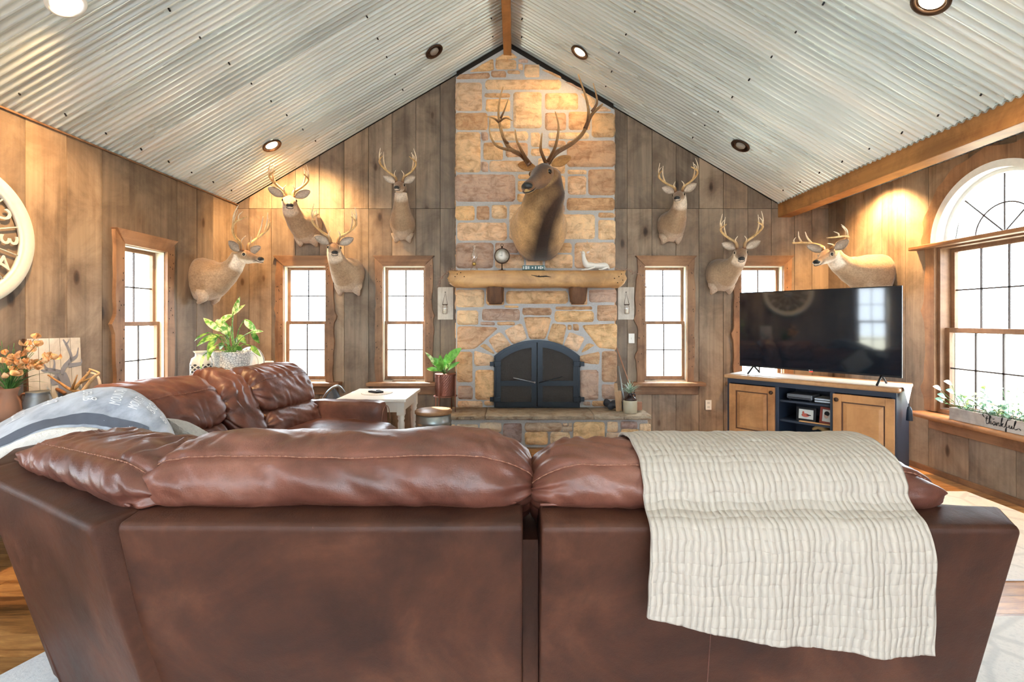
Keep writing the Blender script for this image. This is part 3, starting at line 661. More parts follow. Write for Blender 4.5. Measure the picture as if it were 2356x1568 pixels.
def mount(name, label, base, n, H, f, s=1.0, bw=1.0, bh=1.0, p1=None, p2=None, roll=0, hs=1.0, elk=False, ears=(1, 1), group=None, antl=None, tilt_dn=0, rack=(1, 1, 1), lean=None):
    base, n, H, f = Vector(base), Vector(n).normalized(), Vector(H), Vector(f).normalized(); Z = Vector((0, 0, 1))
    T = thing(name, label, 'animal mount', base, 0, group)
    Uh = (Z-f*Z.dot(f)).normalized(); Sh = f.cross(Uh)
    Uh = (Uh*math.cos(roll)+Sh*math.sin(roll)); Sh = f.cross(Uh)
    hl = 1.0
    P0 = base; P3 = H-f*.06*s
    P1 = base+n*(.20*s)+Z*.02 if p1 is None else Vector(p1); P2 = H-f*.10*s-Uh*.20*s if p2 is None else Vector(p2)
    bz = (P0, P1, P2, P3)
    if elk: body = [(0, .205, .22, .30), (.10, .235, .22, .315), (.25, .235, .19, .28), (.42, .185, .15, .20), (.60, .158, .14, .175), (.78, .132, .13, .155), (.92, .112, .11, .135), (1, .098, .092, .115)]
    else: body = [(0, .150, .20, .225), (.08, .175, .205, .235), (.25, .172, .17, .215), (.42, .135, .125, .155), (.60, .100, .098, .110), (.78, .082, .085, .092), (.92, .072, .075, .085), (1, .066, .066, .078)]
    head = ([(0, .060, .058, .072), (.03, .064, .060, .070), (.065, .062, .054, .068), (.10, .050, .042, .060), (.135, .038, .034, .048), (.17, .032, .029, .040), (.20, .033, .028, .036), (.222, .030, .024, .032), (.236, .020, .015, .022), (.242, .007, .006, .008)]
            if not elk else [(0, .062, .058, .080), (.03, .066, .058, .078), (.07, .062, .052, .072), (.12, .046, .042, .060), (.17, .036, .036, .046), (.22, .034, .033, .040), (.262, .036, .031, .038), (.29, .034, .027, .034), (.305, .022, .016, .024), (.312, .008, .006, .008)])
    NN = 32; rg = []; cc = []
    def ring(Pt, S, U_, a, b1, b2, colf, legs=0):
        r = []; c = []
        for k in range(NN):
            A = 2*PI*k/NN; co, si = math.cos(A), math.sin(A)
            lob = 1+legs*(math.exp(-((A-(3*PI/2-.55))/.28)**2)+math.exp(-((A-(3*PI/2+.55))/.28)**2)-.45*math.exp(-((A-3*PI/2)/.22)**2))
            v = Pt+S*a*co*lob+U_*((b1 if si > 0 else b2)*si)*lob; w = nz(v.x*16, v.y*16, v.z*16)*.004*s
            r.append(v+(v-Pt).normalized()*w); c.append(colf(co, si, k, v))
        rg.append(r); cc.append(c)
    nb = 34
    for i in range(nb+1):
        t = i/nb; Pt = bez(bz, t); tg = (bez(bz, min(1, t+.01))-bez(bz, max(0, t-.01))).normalized()
        ref = (Z*(1-t)+(Z*.35-n*1.0)*(t*(1-t)*2.2)+Uh*t*1.2).normalized()
        U_ = (ref-tg*ref.dot(tg)).normalized(); S = tg.cross(U_); a, b1, b2 = [q*s for q in interp(body, t)]; k = 1-t
        a *= (bw-1)*max(0, 1-t*2)+1; b1 *= (bh-1)*max(0, 1-t*2)+1; b2 *= (bh-1)*max(0, 1-t*2)+1
        def cf(co, si, kk, v, t=t):
            j = nz(v.x*9, v.y*9, v.z*9)*.25
            if elk:
                side = abs(co); c = lerp3(srgb(206, 166, 116), srgb(44, 26, 18), (max(0, 1-side*1.35)*(1 if si < .1 else .35)*1.5+j*.9)*(1 if t > .12 else max(0, t/.12)))
                c = lerp3(c, srgb(70, 44, 30), max(0, (t-.45)/.35)*(.85 if side < .8 or si < 0 else .5)+j*.5)
                c = lerp3(c, srgb(150, 108, 70), max(0, (t-.9)/.1)*.7)
                if t < .22 and si < -.75: c = lerp3(c, srgb(92, 50, 32), .8)
                return c
            c = lerp3(FUR, FURD, max(0, si)*.75+j); c = lerp3(c, TAN, max(0, -si)*.4)
            if .74+j*.06 < t and si < -.40+.25*abs(co): c = lerp3(c, WHITE, min(1, (t-.74)*14))
            if t < .30 and si < -.55+j*.5: c = lerp3(c, WHITE, min(1, (-.45-si)*2.0)*(.75-t*1.6))
            return c
        ring(Pt, S, U_, a, b1, b2, cf, .11*max(0, 1-t*3.4))
    h0 = P3
    for t, a, b1, b2 in head[0:]:
        Pt = H+f*t*s*hs
        def cf(co, si, kk, v, t=t):
            tt = t/(.242 if not elk else .312)
            if elk:
                c = lerp3(srgb(150, 110, 72), srgb(66, 42, 30), max(0, si)*.9+.15); c = lerp3(c, srgb(86, 56, 40), max(0, -si)*.5)
                if tt > .78: c = lerp3(c, srgb(120, 84, 58), .6)
                if si < -.6 and tt > .72: c = srgb(205, 175, 120)
                return c
            c = lerp3(FUR, BROW, max(0, si)*.9*(1-tt*.4)); c = lerp3(c, srgb(110, 78, 56), max(0, si)*max(0, tt-.3))
            if si < -.35: c = lerp3(c, WHITE, min(1, (-si-.35)*3))
            if tt > .84: c = lerp3(c, WHITE, .5 if abs(co) > .4 or si < 0 else .05)
            if .62 < tt < .78 and abs(co) > .5: c = lerp3(c, srgb(80, 58, 44), .6)
            return c
        ring(Pt, Sh, Uh, a*s*hs, b1*s*hs, b2*s*hs, cf)
    m = MB(); m.rings(rg, cc)
    # leg stumps
    side0 = n.cross(Z)
    for q in (-1, 1):
        c0 = base+n*.10*s+side0*q*.085*s*bw-Z*.13*s*bh; c1 = base+n*.095*s+side0*q*.095*s*bw-Z*.215*s*bh; c2 = base+n*.06*s+side0*q*.11*s*bw-Z*.262*s*bh
        lc = srgb(92, 56, 36) if elk else lerp3(FUR, WHITE, .45); m.tube([c0, c0.lerp(c1, .5), c1, c2], [.075*s, .065*s, .042*s, .014*s], 14, cols=[lerp3(lc, FUR, .6) if not elk else lc, lc, lc, lc])
    body_o = m.build('body', M_fur, T, world=True)
    hd = lambda t, x, u: H+f*t*s*hs+Sh*x*s*hs+Uh*u*s*hs
    # ears, eyes, nose
    s0_ = s; hs0 = hs; s = s*hs; hs = 1.0
    for q in (-1, 1):
        m = MB(); ln = .155 if not elk else .12; wd = .042 if not elk else .028; out = (Sh*q*.92+Uh*(.50 if not elk else .18)-f*(.12 if not elk else .35)).normalized(); root_ = hd(-.005, q*.052, .040)
        fwd = (f-out*f.dot(out)).normalized(); acr = out.cross(fwd); grid = []; gc = []
        for i in range(13):
            t = i/12; w = wd*(math.sin(PI*min(1, t*.93+.07))**.62)*(1.0 if t > .3 else .62+t*1.25) if t < .97 else .003; row = []; rc = []
            for k in range(9):
                u = k/8*2-1; row.append(root_+out*ln*s*t+acr*u*w*s-fwd*(1-u*u)*w*.62*s+fwd*.02*s*t); rc.append(lerp3(WHITE, FURD, .25+abs(u)**3*.5) if not elk else srgb(176, 130, 80))
            grid.append(row); gc.append(rc)
        m.rings(grid, gc, closed=False); m.build('ear', M_fur, T, world=True, solid=.006*s)
        m = MB(); e = hd(.062, q*.0545, .018); m.ball(e, .0165*s, n=14, m=10); m.build('eye', M_eye, T, world=True)
        m = MB(); m.col = lerp3(WHITE, FUR, .55) if not elk else srgb(150, 112, 76)
        pts = []
        for k in range(17):
            a = 2*PI*k/16; pts.append(hd(.062+.021*math.cos(a), q*(.0575-.003*math.cos(a)-.004*max(0, math.sin(a))), .018+.016*math.sin(a)))
        m.tube(pts, .0045*s, 6, cap=False); m.build('eyelid', M_fur, T, world=True)
    L = .242 if not elk else .312
    m = MB(); B3 = Matrix((Sh, f, Uh)).transposed()
    m.ball(hd(L-.022, 0, .006), (.034*s, .024*s, .023*s) if not elk else (.033*s, .024*s, .022*s), B3); 
    nose = m.build('nose', M_nose, T, world=True)
    m = MB(); m.tube([hd(L-.06, .031, -.017), hd(L-.02, .030, -.020), hd(L+.001, .012, -.022), hd(L+.003, 0, -.021), hd(L+.001, -.012, -.022), hd(L-.02, -.030, -.020), hd(L-.06, -.031, -.017)], .0032*s, 6, cap=True); m.build('mouth', M_nose, T, world=True)
    s = s0_; hs = hs0
    # antlers
    if antl is None:
        sp, ht, fw = rack
        for q in (-1, 1):
            m = MB(); bone = srgb(206, 172, 120); base_c = srgb(120, 80, 48)
            G = lambda x, ff, u: H+Sh*q*x*s*sp+f*ff*s*fw+Uh*u*s*ht
            ctrl = [hd(.012, q*.034, .048), G(.052, -.015, .095), G(.120, -.035, .135), G(.185, -.01, .19), G(.215, .06, .245), G(.19, .135, .285), G(.155, .18, .315)]
            c = catmull(ctrl, 6); N_ = len(c); rr = [s*lerp(.0165, .005, (i/(N_-1))**1.1) for i in range(N_)]
            m.tube(c, rr, 9, cols=[lerp3(base_c, bone, i/9) for i in range(N_)])
            m.tube([c[0]-Uh*.004, c[0]+Uh*.012*s], [.023*s, .019*s], 10, cols=[base_c]*2)
            for (i0, dx, df, du, r) in ((5, -.012, .045, .080, .009), (15, .010, .03, .190, .011), (21, -.012, .02, .172, .010), (28, -.03, .0, .075, .008)):
                a = c[i0]; tip = a+Sh*q*dx*s*sp+f*df*s*fw+Uh*du*s*ht; mid = a.lerp(tip, .5)+Sh*q*.016*s-f*.006
                m.tube(catmull([a, mid, tip], 5), [r*s*(1-.8*(k/10)**1.3) for k in range(11)], 8, cols=[lerp3(bone, (1, .93, .8), k/12) for k in range(11)])
            m.build('antler', M_antler, T, world=True)
    else:
        for strokes in antl:
            m = MB()
            for pts, r0, r1 in strokes:
                c = catmull(pts, 6); N_ = len(c); m.tube(c, [lerp(r0, r1, (i/(N_-1))**.9) for i in range(N_)], 10, cols=[lerp3(srgb(96, 62, 40), srgb(205, 165, 112), (i/(N_-1))**1.6) for i in range(N_)])
            m.build('antler', M_antler, T, world=True)
    return T
def onfar(px, py, o=0): return P(px, py, D-o)
def at(px, py, d): return P(px, py, d)
N_ = (0, -1, 0)
# six whitetails and the elk, each with its own place, turn and rack
mount('deer_mount', 'warm-lit whitetail buck mount above the first window, wide curved antlers touching the ceiling line', onfar(715, 522), N_, at(666, 462, 5.25), (.42, -.87, -.44), 1.08, .80, .84, rack=(.80, .95, .8), roll=.02)
mount('deer_mount', 'whitetail buck mount between the two left gable windows, broad shoulder swept right', onfar(808, 632), N_, at(769, 570, 5.22), (.36, -.90, -.38), 1.02, 1.02, .92, rack=(1.0, 1.15, .7))
mount('deer_mount', 'slender whitetail buck mount high above the second window, nearest the chimney on its left', onfar(930, 522), N_, at(920, 428, 5.36), (.06, -.97, -.38), .92, .82, .80, rack=(.98, 1.10, .8), p2=at(925, 475, 5.42))
mount('deer_mount', 'whitetail buck mount right of the chimney, above the window beside the light switch', onfar(1538, 522), N_, at(1563, 450, 5.32), (-.42, -.88, -.38), .95, .90, .86, rack=(.98, 1.0, .8))
mount('deer_mount', 'dark-shouldered whitetail buck mount above the left end of the television', onfar(1652, 632), N_, at(1704, 580, 5.20), (-.36, -.88, -.48), .98, 1.0, .90, rack=(.95, 1.15, .7))
bl = Vector((XL, 5.10, P(465, 640, 5.10).z))
mount('deer_mount', 'whitetail buck mount on the left side wall looking right over the leafy potted plant', bl, (1, 0, 0), Vector((-2.80, 5.02, P(560, 588, 5.02).z)), (.93, -.30, -.22), 1.05, 1.05, .98, rack=(.9, 1.2, .6), p1=bl+Vector((.26, -.02, .02)))
br = Vector((XR, 4.92, P(2035, 632, 4.9).z))
mount('deer_mount', 'whitetail buck mount on the right side wall facing left above the television, back lit orange', br, (-1, 0, 0), Vector((3.10, 4.80, P(1893, 585, 4.80).z)), (-.84, -.44, -.42), 1.05, .95, .90, rack=(1.0, .72, 1.35), p1=br+Vector((-.32, -.02, .06)))
# elk
def eu(x, y, d): return P(*U(x, y), d)
eL = [([eu(520, 812, 4.93), eu(470, 750, 4.92), eu(385, 700, 4.95), eu(338, 610, 5.0), eu(312, 490, 5.05), eu(318, 380, 5.05), eu(342, 288, 5.0)], .030, .006),
      ([eu(488, 770, 4.92), eu(420, 722, 4.75), eu(310, 690, 4.62), eu(262, 630, 4.55), eu(248, 548, 4.52)], .021, .005),
      ([eu(508, 795, 4.92), eu(462, 710, 4.74), eu(430, 640, 4.64), eu(422, 573, 4.6)], .021, .005),
      ([eu(372, 668, 4.96), eu(335, 620, 4.85), eu(325, 558, 4.8)], .016, .004), ([eu(318, 530, 5.04), eu(280, 500, 4.98), eu(225, 486, 4.92)], .015, .004),
      ([eu(325, 500, 5.05), eu(350, 445, 5.0), eu(378, 366, 4.95)], .013, .004), ([eu(320, 520, 5.05), eu(358, 498, 4.9), eu(405, 516, 4.8)], .013, .004)]
eR = [([eu(632, 812, 4.95), eu(690, 735, 4.98), eu(800, 668, 5.02), eu(880, 590, 5.08), eu(912, 480, 5.12), eu(898, 370, 5.12), eu(868, 280, 5.1), eu(843, 205, 5.05)], .030, .006),
      ([eu(628, 800, 4.95), eu(594, 715, 4.76), eu(596, 650, 4.68), eu(602, 598, 4.64)], .021, .005),
      ([eu(640, 790, 4.95), eu(690, 690, 4.76), eu(712, 560, 4.66), eu(690, 454, 4.6)], .021, .005),
      ([eu(890, 570, 5.08), eu(930, 480, 5.1), eu(985, 425, 5.15), eu(1006, 405, 5.2)], .024, .008),
      ([eu(905, 520, 5.1), eu(908, 460, 5.0), eu(905, 420, 4.96)], .013, .004),
      ([eu(935, 455, 5.1), eu(968, 400, 5.05), eu(962, 335, 5.0), eu(943, 264, 4.96)], .017, .004)]
mount('elk_mount', 'huge bull elk shoulder mount with dark mane on the stone chimney above the mantel', P(1238, 512, CY), N_, P(1252, 398, 4.98), (-.36, -.78, -.50), 1.42, .90, .90, hs=1.22, p1=P(1238, 545, 5.12), p2=P(1247, 470, 5.02), elk=True, antl=[eL, eR])
def _leather(name, dark, mid, light, rough=.42):
    q = NT(name); v = q.coord(); f = q.noise(v, 2.2, 6, .62, .8); f2 = q.noise(v, 14, 6, .7); vo = q.n('ShaderNodeTexVoronoi'); vo.inputs['Scale'].default_value = 260; q.l(v, vo.inputs['Vector'])
    c = q.ramp(f, [(.32, dark), (.5, mid), (.68, light)]); c = q.mix(c, q.ramp(f2, [(.3, (.78, .76, .74)), (.7, (1.18, 1.16, 1.14))]), 1, 'MULTIPLY')
    return q.out(c, q.math('ADD', q.math('MULTIPLY', f2, .22), rough-.1), 0, q.bump(f2, .22, .01, q.bump(vo.outputs['Distance'], .12, .002)), .5 if rough < .45 else .3)
M_lea = _leather('brown_leather', srgb(80, 46, 38), srgb(106, 64, 52), srgb(132, 88, 74), .36)
M_lea2 = _leather('brown_suede_back', srgb(50, 26, 17), srgb(70, 39, 26), srgb(92, 56, 40), .55)
M_thread = plain('tan_stitching', srgb(150, 104, 84), .6)
PROF = [(.092, .862), (.068, .90), (.074, .95), (.115, 1.0), (.20, 1.028), (.31, 1.022), (.395, .985), (.44, .90), (.445, .79), (.40, .715), (.30, .72), (.19, .80)]
LUMB = [(.33, .76), (.42, .75), (.475, .68), (.49, .58), (.47, .50), (.38, .48), (.30, .56)]
def closed_cat(pr, n):
    m = len(pr); out = []
    for i in range(m):
        p = [Vector((*pr[(i+k-1) % m], 0)) for k in range(4)]
        for k in range(n):
            t = k/n; out.append(.5*((2*p[1])+(p[2]-p[0])*t+(2*p[0]-5*p[1]+4*p[2]-p[3])*t*t+(3*p[1]-p[0]-3*p[2]+p[3])*t**3))
    return out
def cushion(name, parent, x0, x1, prof, seed, rnd=.12, amp=1.0, top=None, seams=(), mat=None, pleat=1.0, dy=0, dz=0, skew=0):
    """puffy cushion swept along local x; prof is a closed (y,z) loop; seams: loop positions 0..1 with a stitched groove"""
    pr = closed_cat(prof, 7); ns = len(pr); cy = sum(p.x for p in pr)/ns; cz = sum(p.y for p in pr)/ns; L = x1-x0; nx = int(L/.009)
    acc = [0]
    for i in range(ns): acc.append(acc[-1]+(pr[(i+1) % ns]-pr[i]).length)
    tot = acc[-1]; rings = []; seampts = {q: [] for q in seams}
    for i in range(-4, nx+5):
        u = min(1, max(0, i/nx)); x = x0+L*u; e = min(u, 1-u)*L; k = max(0, 1-e/rnd); T = math.sqrt(max(0, 1-k*k))
        sc_ = .56+.44*T; bul = .0
        ext = 0
        if i < 0: sc_ *= 1-(-i/4.0)**1.6*.999; ext = -.018*math.sin(PI/2*min(1, -i/4*1.0+.25)) 
        if i > nx: sc_ *= 1-((i-nx)/4.0)**1.6*.999; ext = .018*math.sin(PI/2*min(1, (i-nx)/4+.25))
        ring = []
        for s in range(ns):
            p = pr[s]; a = acc[s]/tot; d = Vector((p.x-cy, p.y-cz)); dl = d.length; dn = d/dl if dl else d
            w = (.011*nz(x*5+a*7, a*5, seed)+.006*nz(x*13+a*22, a*9, seed+3)+.0045*abs(nz(x*26+a*30, a*10, seed+5)))*amp
            w += pleat*.010*math.sin(a*88+nz(x*5, a*12, seed)*5)*math.exp(-e/.07)*min(1, sc_*1.2)
            w += pleat*.006*math.sin(x*75+a*26+nz(x*6, a*8, seed+9)*7)*max(0, nz(x*3, a*4, seed+12)+.25)
            for q in seams: w -= .009*math.exp(-((a-q)/.010)**2)
            zt = (top((x-x0)/L) if top else 0)*max(0, (p.y-cz)/.17)
            fl = -.055*k*k*max(0, p.y-cz)/.17
            y_ = cy+d.x*sc_+dn.x*w*(1 if 0 <= i <= nx else .3)+dy; z_ = cz+d.y*sc_+dn.y*w*(1 if 0 <= i <= nx else .3)+zt+fl+dz
            ring.append(Vector((x+ext+skew*(p.y-cz), y_, z_)))
        if 0 <= i <= nx:
            for q in seams:
                s = min(range(ns), key=lambda s: abs(acc[s]/tot-q)); v = ring[s]; c_ = Vector((v.x, cy+dy, cz+dz)); seampts[q].append(v+(v-c_).normalized()*.0035)
        rings.append(ring)
    m = MB(); m.rings(rings); o = m.build(name, mat or M_lea, parent)
    for q in seams:
        m = MB(); pts = seampts[q]; 
        for off in (0,):
            m.tube(pts, .0012, 4)
        for i in range(0, len(pts)-1, 2): m.tube([pts[i]+(pts[i]-Vector((pts[i].x, cy+dy, cz+dz))).normalized()*.0012, pts[i+1]+(pts[i+1]-Vector((pts[i+1].x, cy+dy, cz+dz))).normalized()*.0012], .0022, 4)
        st = m.build('stitching', M_thread, o)
    return o
def sweep(name, parent, x0, x1, poly, mat, n=16, bevel=.012, amp=.006, seed=0, taper=None):
    m = MB(); rings = []
    for i in range(n+1):
        x = x0+(x1-x0)*i/n; rings.append([Vector((x, y+amp*nz(x*3, z*3, seed), z)) for y, z in poly])
    m.rings(rings); m.sm = [False]*len(m.sm); o = m.build(name, mat, parent, bevel=bevel)
    for p in o.data.polygons: p.use_smooth = True
    return o
def seat_block(T, x0, x1, sd, depth=1.2):
    P_ = [(.40, .50), (.60, .535), (depth-.2, .53), (depth-.04, .49), (depth, .40), (depth-.03, .30), (depth-.2, .28), (.60, .30), (.42, .34)]
    cushion('seat_cushion', T, x0, x1, P_, sd, rnd=.07, amp=.9, pleat=.8)
    m = MB(); m.box((x0+.02, .36, .06), (x1-.02, depth-.10, .30)); m.build('seat_base', M_lea2, T, bevel=.02)
BACK = [(0, .838), (.008, .852), (.10, .864), (.30, .80), (.36, .40), (.42, .03), (.20, .03)]
def module(name, label, loc, rz, L, cats='sofa', group=None, x_c=(0, None), top=None, sd=1, seat=True, seam=.135, rear_seam=None, pleat=1.0, depth=1.15, rnd=.15):
    T = thing(name, label, cats, loc, rz, group)
    b = sweep('back_panel', T, 0, L, BACK, M_lea2, 24, .010, .008, sd)
    m = MB(); Lp = min(L, (x_c[1] or L)-.05); m.tube([(Lp*i/30, .094+.004*nz(Lp*i/30*4, sd), .871) for i in range(31)], .0042, 6); m.build('piping', M_lea, b)
    if rear_seam: 
        m = MB(); m.tube([(rear_seam+.035*(k/10), .2*(k/10)-.0015, .846-.81*(k/10)) for k in range(11)], .0018, 5); m.build('seam', M_thread if False else M_lea, b)
    x1 = L if x_c[1] is None else x_c[1]
    c = cushion('headrest_cushion', T, x_c[0], x1, PROF, sd*3.3, top=top, seams=(seam,), pleat=pleat, rnd=rnd)
    cushion('lumbar_cushion', T, x_c[0]+.02, x1-.02, LUMB, sd*2.1, rnd=.08, amp=.8, pleat=pleat)
    if seat: seat_block(T, .01, L-.01, sd*1.7, depth)
    return T
OY = 1.235
A_ = module('sofa_section', 'brown leather armless recliner section nearest the camera, left of the dark gap', (-1.012, OY, 0), 0, 1.032, x_c=(-.055, 1.065), sd=1.3, rear_seam=.50, top=lambda u: .006*math.sin(u*9)-.012*math.exp(-((u-.92)/.05)**2)-.02*max(0, .25-u)*4)
m = MB(); m.box((1.034, .16, .04), (1.078, 1.0, .74)); m.build('gap_light_block', M_lea2, A_)  # added dark box, stops light showing through the gap between sections
# right hand end section with a low wide arm
B_ = module('sofa_section', 'brown leather end recliner section under the draped cream blanket', (.068, OY-.012, 0), 0, 1.20, x_c=(-.025, 1.13), sd=4.6, seat=True, top=lambda u: -.030-.055*max(0, u-.45)*1.4, rear_seam=.44)
m = MB(); rg = []
for i in range(11):      # squared arm ledge that closes the end
    y = .0+1.16*i/10; h = .852 if i == 0 else lerp(.856, .66, min(1, max(0, (y-.16)/.5))**.8); w = lerp(1.205, 1.30, min(1, y/.16)); b = .20*0
    y0 = y
    rg.append([Vector((1.085, y0, h-.01)), Vector((1.10, y0, h)), Vector((w-.015, y0, h)), Vector((w, y0, h-.015)), Vector((w-.005, .20+y0*.83, .03)), Vector((1.085, .20+y0*.83, .03))])
m.rings(rg); m.sm = [False]*len(m.sm); m.build('armrest', M_lea2, B_, bevel=.012)
# corner wedge in two facets
Cw = module('sofa_section', 'angled corner wedge of the brown leather sectional at the left edge', (-1.84, 1.665, 0), math.radians(-30), .90, x_c=(.03, .93), sd=7.7, seat=False, pleat=1.9, seam=.15, top=lambda u: -.035-.055*(1-u))
T2 = thing('sofa_section', 'corner wedge section hidden under the printed grey throw', 'sofa', (-2.50, 2.68, 0), math.radians(-56.8)); 
sweep('back_panel', T2, 0, 1.2, BACK, M_lea2, 16, .01, .008, 3); cushion('headrest_cushion', T2, .04, 1.12, PROF, 21, seams=(.205,), dz=-.13, dy=.05); cushion('lumbar_cushion', T2, .02, 1.12, LUMB, 22, rnd=.08)
m = MB(); pl = [(-1.66, 1.95), (-1.04, 1.62), (-1.04, 2.40), (-1.36, 2.44), (-2.05, 2.56), (-2.1, 2.4)]
m.rings([[Vector((x, y, z)) for x, y in pl] for z in (.05, .50)]); m.sm = [False]*len(m.sm); m.build('corner_seat', M_lea, T2, world=True, bevel=.05)
# left sofa along the side wall
Sf = thing('reclining_sofa', 'long brown leather reclining sofa with console, by the left side wall', 'sofa', (-2.18, 4.5, 0), math.radians(-100))
sweep('back_panel', Sf, 0, 1.86, BACK, M_lea2, 30, .01, .008, 9)
PB = [(.10, .862), (.07, .92), (.10, .985), (.18, 1.0), (.28, .99), (.37, .94), (.44, .84), (.475, .74), (.46, .68), (.38, .66), (.24, .70), (.15, .78)]
PB2 = [(.28, .72), (.42, .70), (.50, .64), (.535, .56), (.52, .49), (.42, .48), (.32, .54)]
cushion('back_cushion', Sf, .16, .82, PB, 31, seams=(.40,), dy=.02, dz=.005, rnd=.10); cushion('lumbar_cushion', Sf, .18, .81, PB2, 32, rnd=.08, dy=.02)
cushion('console_pillow', Sf, .83, 1.13, [(.10, .862), (.07, .93), (.12, 1.01), (.22, 1.015), (.33, .96), (.42, .85), (.50, .68), (.54, .58), (.50, .54), (.40, .56), (.28, .66), (.15, .78)], 33, rnd=.09, pleat=1.7, amp=1.3)
cushion('back_cushion', Sf, 1.14, 1.85, PB, 35, seams=(.40,), rnd=.12, pleat=1.2, dz=.0); cushion('lumbar_cushion', Sf, 1.16, 1.83, PB2, 36, rnd=.08)
seat_block(Sf, .21, .83, 37, 1.30); seat_block(Sf, 1.14, 1.83, 39, 1.12)
m = MB(); m.box((.85, .40, .06), (1.12, 1.05, .56)); m.build('console', M_lea2, Sf, bevel=.04)
cushion('armrest', Sf, 0, .22, [(.30, .60), (.42, .655), (.70, .665), (1.02, .665), (1.08, .63), (1.09, .50), (1.08, .10), (.60, .06), (.30, .10)], 41, rnd=.06, amp=.5, pleat=.4)
m = MB(); m.tube([(.11+.08*math.cos(a), 1.102, .50+.13*math.sin(a)) for a in [PI*k/16 for k in range(17)]], .003, 5); m.build('nailhead_trim', M_thread, Sf)
# ------------------------------------------------------------------ throw blanket, cream crinkled muslin
def _muslin():
    q = NT('cream_muslin'); a = q.attr(); mp = q.n('ShaderNodeMapping'); q.l(a.outputs['Color'], mp.inputs['Vector'])
    hs = []
    for d_, sc in (('X', 19), ('Y', 12)):
        w = q.n('ShaderNodeTexWave'); w.wave_type = 'BANDS'; w.bands_direction = d_; w.inputs['Scale'].default_value = sc; w.inputs['Distortion'].default_value = 3.4; w.inputs['Detail'].default_value = 3; w.inputs['Detail Scale'].default_value = .9
        q.l(mp.outputs[0], w.inputs['Vector']); hs.append(w.outputs['Fac'])
    n1 = q.noise(mp.outputs[0], 60, 5, .7); n2 = q.noise(mp.outputs[0], 9, 3)
    h = q.math('ADD', q.math('MULTIPLY', q.math('POWER', hs[0], .45), .9), q.math('MULTIPLY', q.math('POWER', hs[1], .35), .38)); h = q.math('ADD', h, q.math('MULTIPLY', n1, .22))
    h = q.math('ADD', h, q.math('MULTIPLY', n2, .5))
    return q.out(srgb(184, 175, 164), .9, 0, q.bump(h, .85, .006), .2)
M_muslin = _muslin()
def drape(name, path, xl, xr, nu, nv, mat, label, cat, thick=.010, folds=None, base=None, bottom=None):
    path = catmull([(0, y, z) for y, z in path], 8); acc = [0]
    for a, b in zip(path[:-1], path[1:]): acc.append(acc[-1]+(b-a).length)
    tot = acc[-1]; m = MB(); vs = []; cs = []
    for j in range(nv+1):
        v = j/nv; 
        for i in range(nu+1):
            u = i/nu; L = tot-(bottom(u) if bottom else 0); s = L*v; k = max(i_ for i_ in range(len(acc)) if acc[i_] <= s+1e-9); k = min(k, len(path)-2)
            t = (s-acc[k])/(acc[k+1]-acc[k]); p = path[k].lerp(path[k+1], t); tg = (path[k+1]-path[k]).normalized(); nrm = Vector((0, -tg.z, tg.y)); 
            if nrm.y > .3 or (abs(nrm.y) <= .3 and nrm.z < 0): nrm = -nrm if nrm.y > .3 and tg.z < 0 else nrm
            x = lerp(xl(v), xr(v), u); f = folds(u, v, s) if folds else 0
            vs.append(Vector((x+.004*nz(s*14, u*3, 3), p.y-f*(.9 if v > .3 else .2), p.z+(f*.6 if v <= .35 else 0)))); cs.append((u*(xr(v)-xl(v)), s, 0))
    m.add(vs, [(j*(nu+1)+i, (j+1)*(nu+1)+i, (j+1)*(nu+1)+i+1, j*(nu+1)+i+1) for j in range(nv) for i in range(nu)], cs, smooth=True)
    return one(m, name, mat, label, cat, base, solid=thick)
def mfold(u, v, s):
    f = .006*nz(u*9, s*3, 2)+.0035*nz(u*32, s*5, 6)+.0025*nz(u*70, s*9, 6)
    h = max(0, (v-.35)/.65); f += h*(.018*math.exp(-((u-(.66+.12*h))/.05)**2)+.010*math.exp(-((u-(.42+.03*h))/.05)**2)+.012*math.exp(-((u-.20)/.07)**2)-.006*math.sin(u*13))
    return f+h*.004
drape('throw_blanket', [(OY+.44, .905), (OY+.41, .978), (OY+.31, 1.010), (OY+.20, 1.015), (OY+.10, .990), (OY+.046, .943), (OY+.040, .91), (OY+.015, .885), (OY-.035, .862), (OY-.052, .80), (OY-.050, .70), (OY-.046, .60), (OY-.040, .50)],
      lambda v: .352-.028*v, lambda v: 1.10-.085*min(1, v*1.6)+.03*max(0, v-.6), 150, 190, M_muslin, 'cream crinkled muslin throw draped over the right front sofa section', 'blanket', .009, mfold, (.7, OY-.05, .52), bottom=lambda u: .145-.095*u-.02*math.sin(u*PI))
